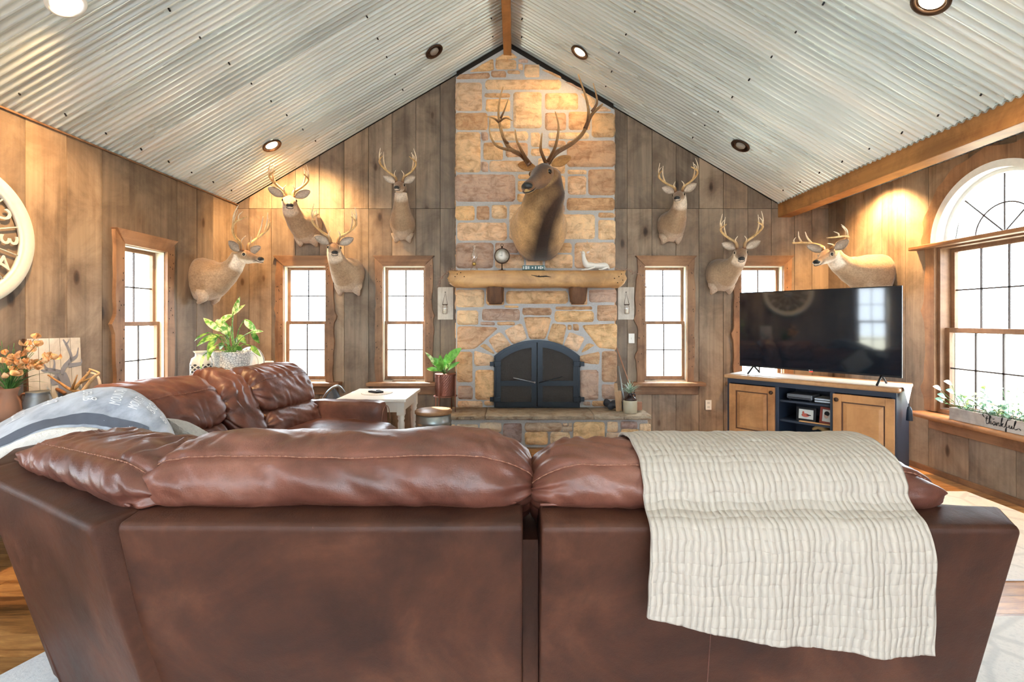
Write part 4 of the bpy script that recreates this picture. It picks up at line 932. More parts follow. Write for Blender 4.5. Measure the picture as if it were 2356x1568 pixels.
# ================================================================== recessed lights
M_bronze = plain('bronze_trim', srgb(70, 50, 38), .4, .7)
M_lit = emit('lit_warm_lens', (1, .82, .52), 14); M_litc = emit('lit_cool_lens', (1, .97, .9), 9); M_off = plain('unlit_lens', srgb(150, 145, 138), .3)
def downlight(label, x, y, on, aim=None, power=0, col=(1, .60, .25), cool=False, size=math.radians(95)):
    z = roof(x); tl = 0 if x > XBM else (1 if x > RX else -1); n_ = Vector((-SL*tl, 0, -1)).normalized() if tl else Vector((0, 0, -1))
    c = Vector((x, y, z))-(-n_)*.0+n_*.004; q = Vector((0, 0, -1)).rotation_difference(n_).to_matrix().to_4x4(); M = Matrix.Translation(c) @ q @ Matrix.Rotation(PI, 4, 'X')
    T = thing('recessed_light', label, 'ceiling light', M=M, group='recessed ceiling lights')
    m = MB(); m.lathe([(.098, -.002), (.100, .008), (.094, .014), (.078, .012), (.074, .0), (.070, -.012)], n=36); m.build('trim_ring', [M_bronze if not cool else M_vinyl], T)
    m = MB(); m.lathe([(.071, -.012), (.060, .000), (.040, .010), (.0001, .014)] if on else [(.071, -.012), (.050, -.004), (.048, .010), (.036, .020), (.0001, .022)], n=28); m.build('lamp_lens', (M_litc if cool else M_lit) if on else M_off, T)
    if on and power:
        d = bpy.data.lights.new('downlight', 'SPOT'); d.energy = power; d.color = col; d.spot_size = size; d.spot_blend = .7; d.shadow_soft_size = .05
        o = bpy.data.objects.new('downlight', d); COL.objects.link(o); o.location = c+n_*.035
        a = Vector(aim) if aim else c+Vector((0, 0, -1)); o.rotation_euler = (o.location-a).to_track_quat('Z', 'Y').to_euler()
    return T
downlight('unlit bronze recessed light on the left slope, nearest the ridge beam', -.85, 5.10, False)
downlight('lit bronze recessed light on the left slope above the warm deer mount', -2.54, 5.08, True, (-2.55, 5.8, 2.2), 270, size=math.radians(120))
downlight('lit bronze recessed light above the elk antlers right of the ridge', .68, 5.11, True, (.25, 5.75, 3.3), 34, size=math.radians(120))
downlight('unlit bronze recessed light on the right slope near the eave beam', 2.36, 5.09, False)
downlight('white recessed light at the top left edge of the photo', -2.56, 2.77, True, (-3.32, 3.5, 1.3), 330, (1, .60, .26), True)
downlight('lit recessed light at the top right edge of the photo', 2.37, 2.77, True, (2.9, 3.2, 1.2), 110, (1, .75, .48))
downlight('recessed light in the flat ceiling between beam and right wall', 3.45, 4.78, True, (3.70, 4.9, 1.9), 300, size=math.radians(130))
for x_, y_ in ((-2.56, .4), (2.37, .4), (-.85, 2.77), (.68, 2.77), (-.85, .4), (.68, .4)):
    downlight('unseen recessed ceiling light added to fill the room with light', x_, y_, True, (x_*.9, y_+.3, 0), 22, (1, .82, .60))
# the six lights above are out of view, added to fill the room
# ================================================================== generic materials
M_white = plain('white_paint', srgb(238, 236, 230), .35, 0, .04)
M_cer = plain('grey_ceramic', srgb(206, 206, 200), .4, 0, .08)
M_galv = plain('galvanised_tin', srgb(160, 168, 172), .32, .85, .25, 8)
M_tin = plain('dull_tin', srgb(120, 124, 128), .45, .6, .35, 14)
M_copper = plain('copper_metal', srgb(150, 104, 92), .32, .85)
M_glassj = None
def _clear():
    q = NT('clear_glass'); t = q.t; lw = q.n('ShaderNodeLayerWeight'); lw.inputs[0].default_value = .45; gl = q.n('ShaderNodeBsdfGlossy'); gl.inputs['Roughness'].default_value = .06; tr = q.n('ShaderNodeBsdfTransparent'); mx = q.n('ShaderNodeMixShader')
    q.l(q.math('ADD', q.math('MULTIPLY', lw.outputs['Facing'], .6), .12), mx.inputs[0]); q.l(tr.outputs[0], mx.inputs[1]); q.l(gl.outputs[0], mx.inputs[2]); q.l(mx.outputs[0], t.nodes['Material Output'].inputs[0]); t.nodes.remove(q.b); return q.m
M_clear = _clear()
M_dark = plain('dark_navy_paint', srgb(38, 48, 62), .5, 0, .2, 6)
M_rope = plain('jute_rope', srgb(120, 96, 68), .8)
M_terra = plain('terracotta_clay', srgb(166, 118, 92), .7, 0, .18, 8)
def leafmat(name, a, b, edge=None):
    q = NT(name); f = q.noise(q.coord(), 30, 4, .6); c = q.mix(a, b, q.ramp(f, [(.42, (0, 0, 0)), (.58, (1, 1, 1))])); q.b.inputs['Subsurface Weight'].default_value = 0
    return q.out(c, .42)
M_leaf = leafmat('leaf_green', srgb(70, 128, 42), srgb(150, 190, 90)); M_leafv = leafmat('variegated_leaf', srgb(96, 160, 60), srgb(222, 232, 176)); M_leafd = leafmat('leaf_dark', srgb(48, 92, 44), srgb(90, 140, 70))
M_succ = leafmat('sage_leaf', srgb(150, 182, 160), srgb(190, 212, 196)); M_euc = leafmat('eucalyptus_leaf', srgb(104, 160, 136), srgb(176, 208, 190)); M_eucw = leafmat('pale_leaf', srgb(200, 214, 206), srgb(228, 232, 226)); M_dry = leafmat('dried_petal', srgb(206, 142, 82), srgb(238, 190, 138))
def leaf(m, base, tip, w, bend=.15, up=Vector((0, 0, 1)), n=9, cup=.25, shape=.75, twist=0):
    base, tip = Vector(base), Vector(tip); d = tip-base; L = d.length; dn = d/L; sd = dn.cross(up); sd = sd.normalized() if sd.length > .05 else Vector((1, 0, 0)); nn = sd.cross(dn)
    if twist: sd = (sd*math.cos(twist)+nn*math.sin(twist)); nn = sd.cross(dn)
    rg = []
    for i in range(n+1):
        t = i/n; ww = w*(math.sin(PI*t**shape)**.8) if 0 < t < 1 else .0008; c = base+d*t+nn*bend*L*math.sin(PI*t)
        rg.append([c+sd*ww*u+nn*abs(u)*cup*ww for u in (-1, -.5, 0, .5, 1)])
    b = len(m.v); m.rings(rg, closed=False)
def TT(loc, rz=0): return Matrix.Translation(loc) @ Matrix.Rotation(rz, 4, 'Z')
# ================================================================== wall clock
M_clk = plain('whitewashed_wood', srgb(226, 222, 208), .6, 0, .08, 30, .2)
cy_, cz_ = 2.87, 1.887
Ck = thing('wall_clock', 'large round whitewashed open-frame clock on the left plank wall', 'clock', (XL+.01, cy_, cz_))
def wc(r, a, o): return Vector((XL+o, cy_+r*math.sin(a), cz_+r*math.cos(a)))       # a: clockwise seen from the room, 3 o'clock towards +y
m = MB(); rg = [[wc(r, 2*PI*k/96, o) for r, o in ((.36, .012), (.362, .030), (.372, .038), (.380, .034), (.386, .040), (.445, .040), (.45, .034), (.45, .012))] for k in range(97)]
m.rings(rg, cap=False); ring_ = m.build('rim', M_clk, Ck, world=True)
m = MB()
for k in range(12): 
    a = 2*PI*k/12+PI/12; m.tube([wc(.06, a, .02), wc(.365, a, .02)], .005, 6)
m.build('spokes', M_clk, Ck, world=True)
m = MB(); M_ = Matrix.Translation((XL+.012, cy_, cz_)) @ Matrix.Rotation(PI/2, 4, 'Y'); m.lathe([(.062, 0), (.062, .018), (.05, .028), (.0001, .030)], n=28, M=M_); m.build('hub', M_clk, Ck, world=True)
for h in range(1, 13):
    a = 2*PI*h/12; vs, fs = text_mesh(str(h), .165, .004); er = Vector((0, math.sin(a), math.cos(a))); et = Vector((0, math.cos(a), -math.sin(a)))
    m = MB(); m.add([Vector((XL+.022, cy_, cz_))+er*(.287+v.y)+et*v.x+Vector((1, 0, 0))*v.z for v in vs], fs); m.build('numeral', M_clk, Ck, world=True)
for L_, a, w in ((.17, 2*PI*10.2/12, .012), (.25, 2*PI*.18, .008)):
    m = MB(); e = wc(1, a, 0)-wc(0, a, 0); sd_ = Vector((0, math.cos(a), -math.sin(a))); p0 = Vector((XL+.045, cy_, cz_)); m.add([p0-e*.04-sd_*w, p0-e*.04+sd_*w, p0+e*L_, p0-e*.04-sd_*w+Vector((.004, 0, 0)), p0-e*.04+sd_*w+Vector((.004, 0, 0)), p0+e*L_+Vector((.004, 0, 0))], [(0, 1, 2), (5, 4, 3), (0, 3, 4, 1), (1, 4, 5, 2), (2, 5, 3, 0)]); m.build('clock_hand', M_black, Ck, world=True)
# ================================================================== left console table and what stands on it
TZ = .752
T_ = thing('console_table', 'dark blue-black console table behind the sectional on the left wall', 'table', (-3.0, 2.95, 0))
m = MB(); m.box((-3.27, 2.30, TZ-.035), (-2.74, 3.62, TZ)); m.build('table_top', M_dark, T_, world=True, bevel=.006)
m = MB(); m.box((-3.23, 2.34, TZ-.14), (-2.78, 3.58, TZ-.035)); m.build('apron', M_dark, T_, world=True)
for x in (-3.22, -2.80):
    for y in (2.35, 3.57): m = MB(); m.box((x-.03, y-.03, 0), (x+.03, y+.03, TZ-.035)); m.build('leg', M_dark, T_, world=True)
# planked deer picture
Pc = thing('plank_picture', 'whitewashed plank picture with a grey elk silhouette, leaning against the left wall', 'picture', (-3.0, 3.28, TZ))
q0, q1 = P(68, 0, 3.15), P(192, 0, 3.38); ax = Vector((q1.x-q0.x, q1.y-q0.y, 0)); pw = ax.length; ax /= pw; nrm = Vector((ax.y, -ax.x, 0)); ph_ = .50
def pp(u, v, o): return Vector((q0.x, q0.y, TZ))+ax*u*pw+Vector((0, 0, 1))*v*ph_*.985-nrm*v*.06+nrm*o
M_plank = wood('whitewashed_planks', srgb(190, 182, 170), srgb(228, 222, 212), 'z', .7, 14, .06)
for k in range(5):
    m = MB(); a, b = k/5+.004, (k+1)/5-.004; m.add([pp(a, 0, 0), pp(b, 0, 0), pp(b, 1, 0), pp(a, 1, 0), pp(a, 0, -.02), pp(b, 0, -.02), pp(b, 1, -.02), pp(a, 1, -.02)], [(0, 1, 2, 3), (7, 6, 5, 4), (0, 4, 5, 1), (1, 5, 6, 2), (2, 6, 7, 3), (3, 7, 4, 0)]); m.build('plank', M_plank, Pc, world=True)
m = MB(); m.add([pp(-.03, 0, -.001), pp(0, 0, -.001), pp(0, 1, -.001), pp(-.03, 1, -.001), pp(-.03, 0, -.07), pp(0, 0, -.07), pp(0, 1, -.07), pp(-.03, 1, -.07)], [(0, 1, 2, 3), (7, 6, 5, 4), (0, 4, 5, 1), (1, 5, 6, 2), (2, 6, 7, 3), (3, 7, 4, 0)]); m.build('side_edge', M_corbel, Pc, world=True)
M_sil = plain('grey_silhouette_ink', srgb(128, 130, 140), .7, 0, .2)
m = MB()
def flat_stroke(m, pts, r, fn, o):      # painted stroke as a thin ribbon
    c = catmull([(a, b, 0) for a, b in pts], 5); n_ = len(c); vs = []
    for i, p in enumerate(c):
        t = (c[min(i+1, n_-1)]-c[max(i-1, 0)]); t = t/max(t.length, 1e-6); s = Vector((-t.y, t.x, 0)); rr = lerp(r[0], r[1], i/(n_-1)); vs += [fn((p+s*rr).x, (p+s*rr).y, o), fn((p-s*rr).x, (p-s*rr).y, o)]
    m.add(vs, [(2*i, 2*i+1, 2*i+3, 2*i+2) for i in range(n_-1)])
for pts, r in (([(.62, .0), (.66, .30), (.60, .50)], (.16, .09)), ([(.60, .50), (.66, .60), (.80, .72), (.74, .88), (.66, .98)], (.045, .012)), ([(.78, .70), (.90, .74), (.95, .86)], (.03, .008)), ([(.74, .62), (.98, .64), (1.0, .70)], (.03, .006)), ([(.58, .52), (.44, .56), (.32, .60), (.24, .74)], (.045, .010)), ([(.46, .56), (.48, .66), (.46, .74)], (.03, .006)), ([(.36, .58), (.30, .56), (.22, .60)], (.02, .006)), ([(.70, .9), (.76, .95), (.78, 1.0)], (.015, .004)), ([(.56, .46), (.40, .40)], (.08, .04))):
    flat_stroke(m, [(min(.99, a), min(.985, b)) for a, b in pts], r, pp, .0035)
m.build('elk_silhouette', M_sil, Pc, world=True)
def vase(name, label, prof, loc, mat, cat='vase', part='vessel'):
    T = thing(name, label, cat, loc); m = MB(); m.lathe(prof, n=36); m.build(part, mat, T); return T
V1 = vase('flower_vase', 'terracotta vase of dried orange flowers at the left edge on the console', [(.045, 0), (.062, .03), (.066, .07), (.058, .12), (.044, .155), (.046, .175), (.056, .20), (.050, .20), (.038, .17), (.0001, .16)], P(18, 968, 2.98), M_terra)
V1.location.z = TZ
m = MB(); ml = MB(); md = MB(); random.seed(21); b0 = Vector((V1.location.x, V1.location.y, TZ+.17)); TF[V1.name] = TT(V1.location)
for k in range(26):
    a = random.uniform(0, 2*PI); r = random.uniform(.03, .20); hgt = random.uniform(.12, .34)*(1-.6*r); tip = b0+Vector((r*math.cos(a)*.8, r*math.sin(a)*.8, hgt)); m.tube(catmull([b0, b0.lerp(tip, .5)+Vector((0, 0, .03)), tip], 4), .0016, 5)
for px, py in ((60, 790), (82, 775), (84, 792), (70, 805), (110, 818), (108, 830), (128, 822), (95, 838), (78, 835), (62, 832), (88, 846), (46, 815), (50, 845), (30, 822), (12, 812), (5, 830), (22, 836), (38, 860), (15, 865), (42, 835), (70, 845), (30, 850)):
    c = P(px, py, 2.9+random.uniform(-.05, .05)); m.tube(catmull([b0, b0.lerp(c, .5)+Vector((0, 0, .04)), c], 4), .0014, 5)
    md = MB()
    for j in range(4): leaf(md, c+Vector((0, 0, -.012)), c+Vector((random.uniform(-.025, .025), random.uniform(-.02, .02), .024)), .016, .2, shape=1, twist=random.uniform(0, 3))
    md.build('dried_flower', M_dry, V1, world=True)
for tipx, tipy in ((100, 862), (140, 858), (60, 870), (-20, 880), (75, 890), (110, 880)):
    leaf(ml, b0, P(tipx, tipy, 2.95), .007, .12, n=12, shape=.8)
for k in range(16): leaf(ml, b0, b0+Vector((random.uniform(-.12, .14), random.uniform(-.1, .1), random.uniform(.08, .2))), .008, .1)
m.build('stem', M_leafd, V1, world=True); ml.build('leaves', M_leafd, V1, world=True);
JG = vase('tin_jug', 'dull grey tin jug between the plank picture and green bowl', [(.055, 0), (.072, .04), (.074, .09), (.062, .13), (.055, .155), (.060, .165), (.052, .16), (.0001, .15)], Vector((-3.02, 3.08, TZ)), M_tin)
m = MB(); m.tube(catmull([(-.055, 0, .15), (-.10, 0, .145), (-.108, 0, .10), (-.085, 0, .055), (-.07, 0, .05)], 5), .007, 8); m.build('handle', M_terra, JG)
GB = vase('green_bowl', 'dark green oval bowl holding shed antlers on the console', [(.07, 0), (.10, .03), (.125, .085), (.13, .095), (.118, .09), (.09, .035), (.0001, .02)], Vector((-2.90, 3.26, TZ)), plain('green_glaze', srgb(62, 78, 50), .35), 'bowl')
JG.location.z = GB.location.z = TZ
gz = .10; ants = [([(205, 905), (165, 897), (135, 878), (110, 862)], [((165, 897), (178, 862))]), ([(190, 900), (215, 868), (228, 858), (205, 848)], []), ([(150, 905), (120, 890), (100, 895), (98, 918)], [((120, 890), (112, 868))]), ([(170, 895), (200, 862), (208, 850)], [((186, 880), (210, 868))]), ([(228, 910), (230, 885), (222, 862), (200, 856)], []), ([(150, 892), (175, 885), (206, 870)], [])]
for i, (pts, tn) in enumerate(ants):
    m = MB(); d_ = 3.22+.03*i; ps = [P(x, y, d_) for x, y in pts]; c = catmull(ps, 5); tone = [srgb(178, 128, 76), srgb(214, 176, 128), srgb(140, 92, 56), srgb(206, 160, 104), srgb(224, 206, 184), srgb(198, 150, 92)][i]; m.col = tone
    m.tube(c, [lerp(.013, .004, k/(len(c)-1)) for k in range(len(c))], 8)
    for a, b in tn: m.tube([P(*a, d_), P(*b, d_-.03)], [.009, .003], 8)
    one(m, 'shed_antler', M_antler, ['thick brown shed antler reaching left over the tin jug', 'pale forked antler tip curving up over the right side of the green bowl', 'dark brown shed antler hanging down past the left rim of the green bowl', 'tan antler standing up from the middle of the green bowl', 'bleached white antler hooked around the right end of the green bowl', 'thin tan antler lying across the middle of the green bowl'][i], 'antler', ps[0], group='shed antlers in the green bowl')
# ================================================================== printed throw on the wedge, fleece side out below
TB = thing('printed_throw', 'bluish grey throw with white printed words and fleece underside, over the corner cushion', 'blanket', (-2.1, 2.1, .95))
def throw_pt(u, v, off=0):       # u along the arch 0..1 from off-frame left to the corner tip, v across from fleece edge (0) to back (1)
    A = [P(-150, 1130, 1.86), P(-40, 1058, 1.92), P(90, 997, 2.02), P(205, 984, 2.08), P(300, 1004, 2.06), P(372, 1022, 2.02), P(402, 1030, 2.0)]
    B_ = [P(-190, 1110, 2.30), P(-60, 1010, 2.40), P(90, 934, 2.46), P(205, 897, 2.46), P(300, 896, 2.40), P(368, 945, 2.26), P(405, 1012, 2.08)]
    def ev(pts, t):
        n_ = len(pts)-1; x = t*n_; i = min(int(x), n_-1); f_ = x-i; p0 = pts[max(i-1, 0)]; p1 = pts[i]; p2 = pts[i+1]; p3 = pts[min(i+2, n_)]
        return .5*((2*p1)+(p2-p0)*f_+(2*p0-5*p1+4*p2-p3)*f_*f_+(3*p1-p0-3*p2+p3)*f_**3)
    p = ev(A, u).lerp(ev(B_, u), v); p.z += .05*math.sin(PI*min(1, v))*math.sin(PI*min(1, u*1.0))**.5*(1 if v <= 1 else 0)+.006*nz(u*9, v*5, 2)+.004*nz(u*30, v*6, 4)
    p.z += off; p.y -= off*.4; return p
m = MB(); n1, n2 = 70, 30; vs = [throw_pt(i/n1, j/n2) for j in range(n2+1) for i in range(n1+1)]
m.add(vs, [(j*(n1+1)+i, j*(n1+1)+i+1, (j+1)*(n1+1)+i+1, (j+1)*(n1+1)+i) for j in range(n2) for i in range(n1)], smooth=True)
q_ = NT('bluish_grey_plush'); fv = q_.noise(q_.coord((1, 1, 1)), 8, 4); q_.b.inputs['Sheen Weight'].default_value = .5; M_plush = q_.out(q_.ramp(fv, [(.35, srgb(128, 136, 152)), (.65, srgb(180, 187, 200))]), .7, 0, q_.bump(q_.noise(q_.coord(), 90, 3), .3, .003))
M_fleece = plain('white_fleece', srgb(228, 224, 218), .95, 0, .12, 60, 1.0); M_print = plain('white_print', srgb(240, 242, 246), .7, 0, .03)
tb = m.build('throw', M_plush, TB, world=True, solid=.008)
m = MB()        # rolled fleece edge
rg = []
for i in range(71):
    c = throw_pt(i/70, 0); rg.append([c+Vector((0, .0-.030*math.cos(a)-.012, -.030+.036*math.sin(a))) for a in [2*PI*k/12 for k in range(12)]])
m.rings(rg); m.build('fleece_edge', M_fleece, TB, world=True)
m = MB()        # dark band along the edge
vs = []; 
for i in range(61):
    u = .20+.56*i/60; vs += [throw_pt(u, .03, .006), throw_pt(u, .17, .006)]
m.add(vs, [(2*i, 2*i+2, 2*i+3, 2*i+1) for i in range(60)], smooth=True); m.build('dark_band', plain('slate_band', srgb(84, 90, 104), .7), tb, world=True)
for txt, u0, v0, du, dv, sz, rot in (('is', .16, .55, .05, .16, 1, 90), ('home', .27, .58, .06, .15, 1, 90), ('big', .37, .55, .055, .17, 1, 90), ('green', .49, .55, .06, .15, 1, 90), ('MOUNTAIN', .62, .58, .05, .085, 1, 84), ('MOUNTAIN', .71, .58, .05, .085, 1, 80), ('BIG', .785, .60, .055, .17, 1, 78), ('BIG', .87, .60, .055, .17, 1, 76)):
    vs, fs = text_mesh(txt, 1.0, .0); m = MB(); ca, sa = math.cos(math.radians(rot)), math.sin(math.radians(rot))
    m.add([throw_pt(min(.985, max(.02, u0+(v.x*ca-v.y*sa)*du*1.3)), min(.98, max(.03, v0+(v.x*sa+v.y*ca)*dv)), .007) for v in vs], fs); m.build('printed_word', M_print, tb, world=True)
# fuzzy grey pillow in the corner seat
PL = thing('fuzzy_pillow', 'small fuzzy grey pillow whose corner shows above the left front section', 'pillow', (-1.42, 2.35, .62))
m = MB(); Mx = Matrix.Translation((-1.50, 2.36, .69)) @ Matrix.Rotation(math.radians(-25), 4, 'Z') @ Matrix.Rotation(math.radians(-55), 4, 'X') @ Matrix.Rotation(math.radians(38), 4, 'Z'); vs = []
for j in range(25):
    for i in range(25):
        u, v = i/12-1, j/12-1; t = .075*(max(0, (1-u**4)*(1-v**4)))**.5; vs.append((u, v, t))
m2 = []
for s in (1, -1):
    b = [Mx @ Vector((u*.20*(1-.10*(1-abs(v))), v*.20*(1-.10*(1-abs(u))), s*t+.006*nz(u*9, v*9, s))) for u, v, t in vs]; fs = [(j*25+i, j*25+i+1, (j+1)*25+i+1, (j+1)*25+i) for j in range(24) for i in range(24)]
    m.add(b, fs if s > 0 else [f[::-1] for f in fs], smooth=True)
m.build('pillow_body', plain('grey_faux_fur', srgb(186, 184, 182), .95, 0, .25, 70, 1.0), PL, world=True)
# ================================================================== sofa table behind the left sofa with the corner group
SZ = .80; Ms = Matrix.Translation((-2.22, 4.72, 0)) @ Matrix.Rotation(math.radians(-100), 4, 'Z')
ST = thing('sofa_table', 'dark narrow sofa table behind the reclining sofa, holding the plant group', 'table', M=Ms)
m = MB(); m.box((0, -.40, SZ-.03), (1.12, -.06, SZ)); m.build('table_top', M_dark, ST, bevel=.005)
for x in (.04, 1.08):
    for y in (-.37, -.09): m = MB(); m.box((x-.025, y-.025, 0), (x+.025, y+.025, SZ-.03)); m.build('leg', M_dark, ST)
def _crackle():
    q = NT('crackle_white_glaze'); vo = q.n('ShaderNodeTexVoronoi', feature='DISTANCE_TO_EDGE'); vo.inputs['Scale'].default_value = 48; q.l(q.coord(), vo.inputs['Vector'])
    f = q.ramp(vo.outputs['Distance'], [(0, (0, 0, 0)), (.09, (1, 1, 1))]); return q.out(q.mix(srgb(118, 120, 122), srgb(236, 234, 228), f), .3, 0, q.bump(f, .5, .004))
pl = P(533, 850, 4.10); pl.z = SZ
PT = thing('potted_plant', 'leafy variegated dieffenbachia in a white crackle pot behind the left sofa', 'plant', pl)
m = MB(); m.lathe([(.105, 0), (.115, .05), (.135, .2), (.150, .285), (.154, .305), (.142, .305), (.132, .27), (.0001, .265)], n=40); m.build('pot', _crackle(), PT)
ms, ml1, ml2, ml3 = MB(), MB(), MB(), MB(); c0 = pl+Vector((0, 0, .26))
LV = [((535, 725), (552, 682), .026, 2, -.05), ((537, 722), (565, 700), .018, 2, .05), ((510, 762), (468, 731), .024, 1, .12), ((505, 745), (540, 722), .030, 1, .1), ((512, 752), (498, 735), .03, 1, .1), ((520, 770), (518, 740), .034, 1, 0), ((508, 770), (452, 797), .026, 0, .15), ((500, 775), (478, 815), .028, 0, .1), ((563, 735), (592, 765), .026, 1, .1), ((580, 762), (597, 790), .022, 0, .05), ((575, 765), (606, 762), .016, 2, .1), ((550, 770), (567, 790), .024, 0, .1), ((578, 795), (600, 820), .020, 0, .1), ((496, 795), (478, 830), .02, 0, .15), ((530, 750), (528, 778), .024, 0, .1), ((548, 795), (556, 806), .022, 0, .1), ((480, 765), (447, 785), .010, 0, .1), ((515, 790), (505, 803), .028, 3, .1), ((545, 790), (547, 775), .02, 3, .1), ((470, 815), (462, 850), .012, 2, .1)]
for i, (a, b, w, k, bend) in enumerate(LV):
    dd = 4.0+.16*math.sin(i*2.3); A = P(*a, dd); B = P(*b, dd-.06*math.cos(i)); ms.tube(catmull([c0+Vector((.03*math.sin(i), .03*math.cos(i), 0)), c0.lerp(A, .5)+Vector((0, 0, .05)), A, A.lerp(B, .2)], 5), .0038, 6)
    leaf((ml1, ml2, ml2, ml3)[k] if k != 2 else ml2, A, B, w*1.05, bend, up=Vector((.25*math.sin(i*1.7), -1, .35)), n=10)
ms.build('stem', M_leaf, PT, world=True); ml1.build('leaves', M_leaf, PT, world=True); ml2.build('variegated_leaves', M_leafv, PT, world=True); ml3.build('dark_leaves', M_leafd, PT, world=True)
m = MB(); m.lathe([(.131, .272), (.0001, .275)], c=(0, 0, 0)); m.build('soil', M_backing, PT)
lp = P(463, 850, 4.12); lp.z = SZ; 
def _lattice():
    q = NT('pierced_lattice_ceramic'); tc = q.n('ShaderNodeTexCoord'); sp = q.n('ShaderNodeSeparateXYZ'); q.l(tc.outputs['Object'], sp.inputs[0]); an = q.math('ARCTAN2', sp.outputs[1], sp.outputs[0])
    f = []
    for sg in (1, -1): f.append(q.math('PINGPONG', q.math('ADD', q.math('MULTIPLY', an, 20/6.2832*.5*.5*2), q.math('MULTIPLY', sp.outputs[2], sg*26)), .5))
    mn = q.math('MULTIPLY', q.math('GREATER_THAN', f[0], .17), q.math('GREATER_THAN', f[1], .17)); inb = q.math('MULTIPLY', q.math('GREATER_THAN', sp.outputs[2], .02), q.math('LESS_THAN', sp.outputs[2], .20))
    return q.out(q.mix(srgb(208, 210, 204), (.03, .03, .035), q.math('MULTIPLY', mn, inb)), .45)
LVz = vase('lattice_vase', 'pale grey pierced lattice vase left of the crackle plant pot', [(.065, 0), (.078, .015), (.082, .06), (.082, .20), (.070, .245), (.046, .262), (.044, .285), (.060, .305), (.054, .305), (.038, .28), (.0001, .26)], lp, _lattice())
# round enamel sign leaning on a small easel
rs = P(574, 805, 4.42); rs.z = SZ
RS = thing('round_sign', 'round white enamel sign with dark lettering behind the leafy plant', 'sign', rs)
cc_ = Vector((rs.x, rs.y, SZ+.17)); Mr = Matrix.Translation(cc_) @ Matrix.Rotation(math.radians(-14), 4, 'Z') @ Matrix.Rotation(PI/2-.12, 4, 'X')
m = MB(); m.lathe([(.152, -.012), (.158, -.004), (.157, .004), (.150, .006), (.0001, .008)], n=56, M=Mr); m.build('enamel_disc', M_white, RS, world=True)
m = MB(); m.tube([Mr @ Vector((.157*math.cos(a), .157*math.sin(a), .003)) for a in [2*PI*k/48 for k in range(49)]], .0025, 6); m.tube([Mr @ Vector((.100*math.cos(a), .100*math.sin(a), .008)) for a in [2*PI*k/48 for k in range(49)]], .0012, 5)
for i, ch in enumerate('COUGAR'):
    vs, fs = text_mesh(ch, .036, .0008); a = math.radians(158-i*17); er = Vector((math.cos(a), math.sin(a), 0)); et = Vector((math.sin(a), -math.cos(a), 0)); m.add([Mr @ (er*(.126+v.y)+et*v.x+Vector((0, 0, .008+v.z))) for v in vs], fs)
m.build('lettering', M_dark, RS, world=True)
m = MB()
for dx in (-.05, .05): m.tube([rs+Vector((dx, -.06, .0)), rs+Vector((dx, -.05, .03)), rs+Vector((dx, .03, .10)), rs+Vector((dx*1.3, .09, 0))], .004, 6)
m.build('easel', M_copper, RS, world=True)
bk = P(620, 850, 4.60); bk.z = SZ
BK = thing('wire_basket', 'small whitewashed stick basket at the right end of the sofa table', 'basket', bk); m = MB()
for k in range(26): a = 2*PI*k/26; m.box((-.004, -.003, .0), (.004, .003, .155), Matrix.Rotation(a, 4, 'Z') @ Matrix.Translation((.062, 0, 0)))
m.build('slats', M_clk, BK); m = MB(); m.tube([(.066*math.cos(a), .066*math.sin(a), .155) for a in [2*PI*k/32 for k in range(33)]], .005, 6); m.lathe([(.06, 0), (.06, .006)]); m.build('rim', M_clk, BK)
m = MB(); m.ball((.085, -.02, .16), .011); m.build('knob', M_white, BK); m = MB(); m.cbox((-.01, 0, .15), (.085, .06, .06)); one(MB().add([Vector(v)+bk for v in m.v], m.f), 'white_box', M_white, 'white soft block standing up inside the stick basket', 'box', bk+Vector((0, 0, .12)), bevel=.012)
# ================================================================== white end table and remotes
EZ = .62; ET = thing('end_table', 'white painted end table with turned legs beside the sofa arm', 'table', (-1.365, 4.95, 0))
m = MB(); m.box((-1.70, 4.59, EZ-.032), (-1.03, 5.31, EZ)); m.build('table_top', M_white, ET, world=True, bevel=.008)
m = MB(); m.box((-1.665, 4.63, EZ-.13), (-1.075, 4.65, EZ-.032)); m.box((-1.665, 5.25, EZ-.13), (-1.075, 5.27, EZ-.032)); m.box((-1.665, 4.63, EZ-.13), (-1.645, 5.27, EZ-.032)); m.box((-1.095, 4.63, EZ-.13), (-1.075, 5.27, EZ-.032)); m.build('apron', M_white, ET, world=True)
for x in (-1.64, -1.09):
    for y in (4.66, 5.24):
        m = MB(); m.box((x-.035, y-.035, EZ-.16), (x+.035, y+.035, EZ-.032)); m.lathe([(.018, 0), (.022, .05), (.017, .07), (.026, .22), (.032, .33), (.034, .38), (.026, .405), (.034, .425), (.030, .44), (.036, .46)], c=(x, y, 0), n=20); m.build('leg', M_white, ET, world=True, bevel=.002)
dm = P(868, 902, 4.98); dm.z = EZ
m = MB(); m.lathe([(.150, 0), (.152, .003), (.148, .005), (.0001, .0045)], c=dm, n=64); M_mat = plain('lace_mat', srgb(214, 206, 198), .8, 0, .15, 90, .3)
for k in range(40): a = 2*PI*k/40; m.ball((dm.x+.150*math.cos(a), dm.y+.150*math.sin(a), EZ+.002), (.010, .010, .002), n=8, m=4)
one(m, 'placemat', M_mat, 'round scalloped lace placemat on the white end table', 'placemat', dm)
for i, (dx, dy, rz, lb) in enumerate(((-.03, -.01, 1.0, 'black remote control on the placemat, left of the other remote'), (.02, .02, .6, 'slim dark remote control lying across the placemat, nearer its centre'))):
    m = MB(); m.cbox((0, 0, .009), (.045-.008*i, .13, .016), TT((dm.x+dx, dm.y+dy, EZ+.006+.016*i*0), rz)); rc_ = one(m, 'remote_control', M_black, lb, 'remote control', (dm.x+dx, dm.y+dy, EZ+.006), group='remotes on the end table', bevel=.004)
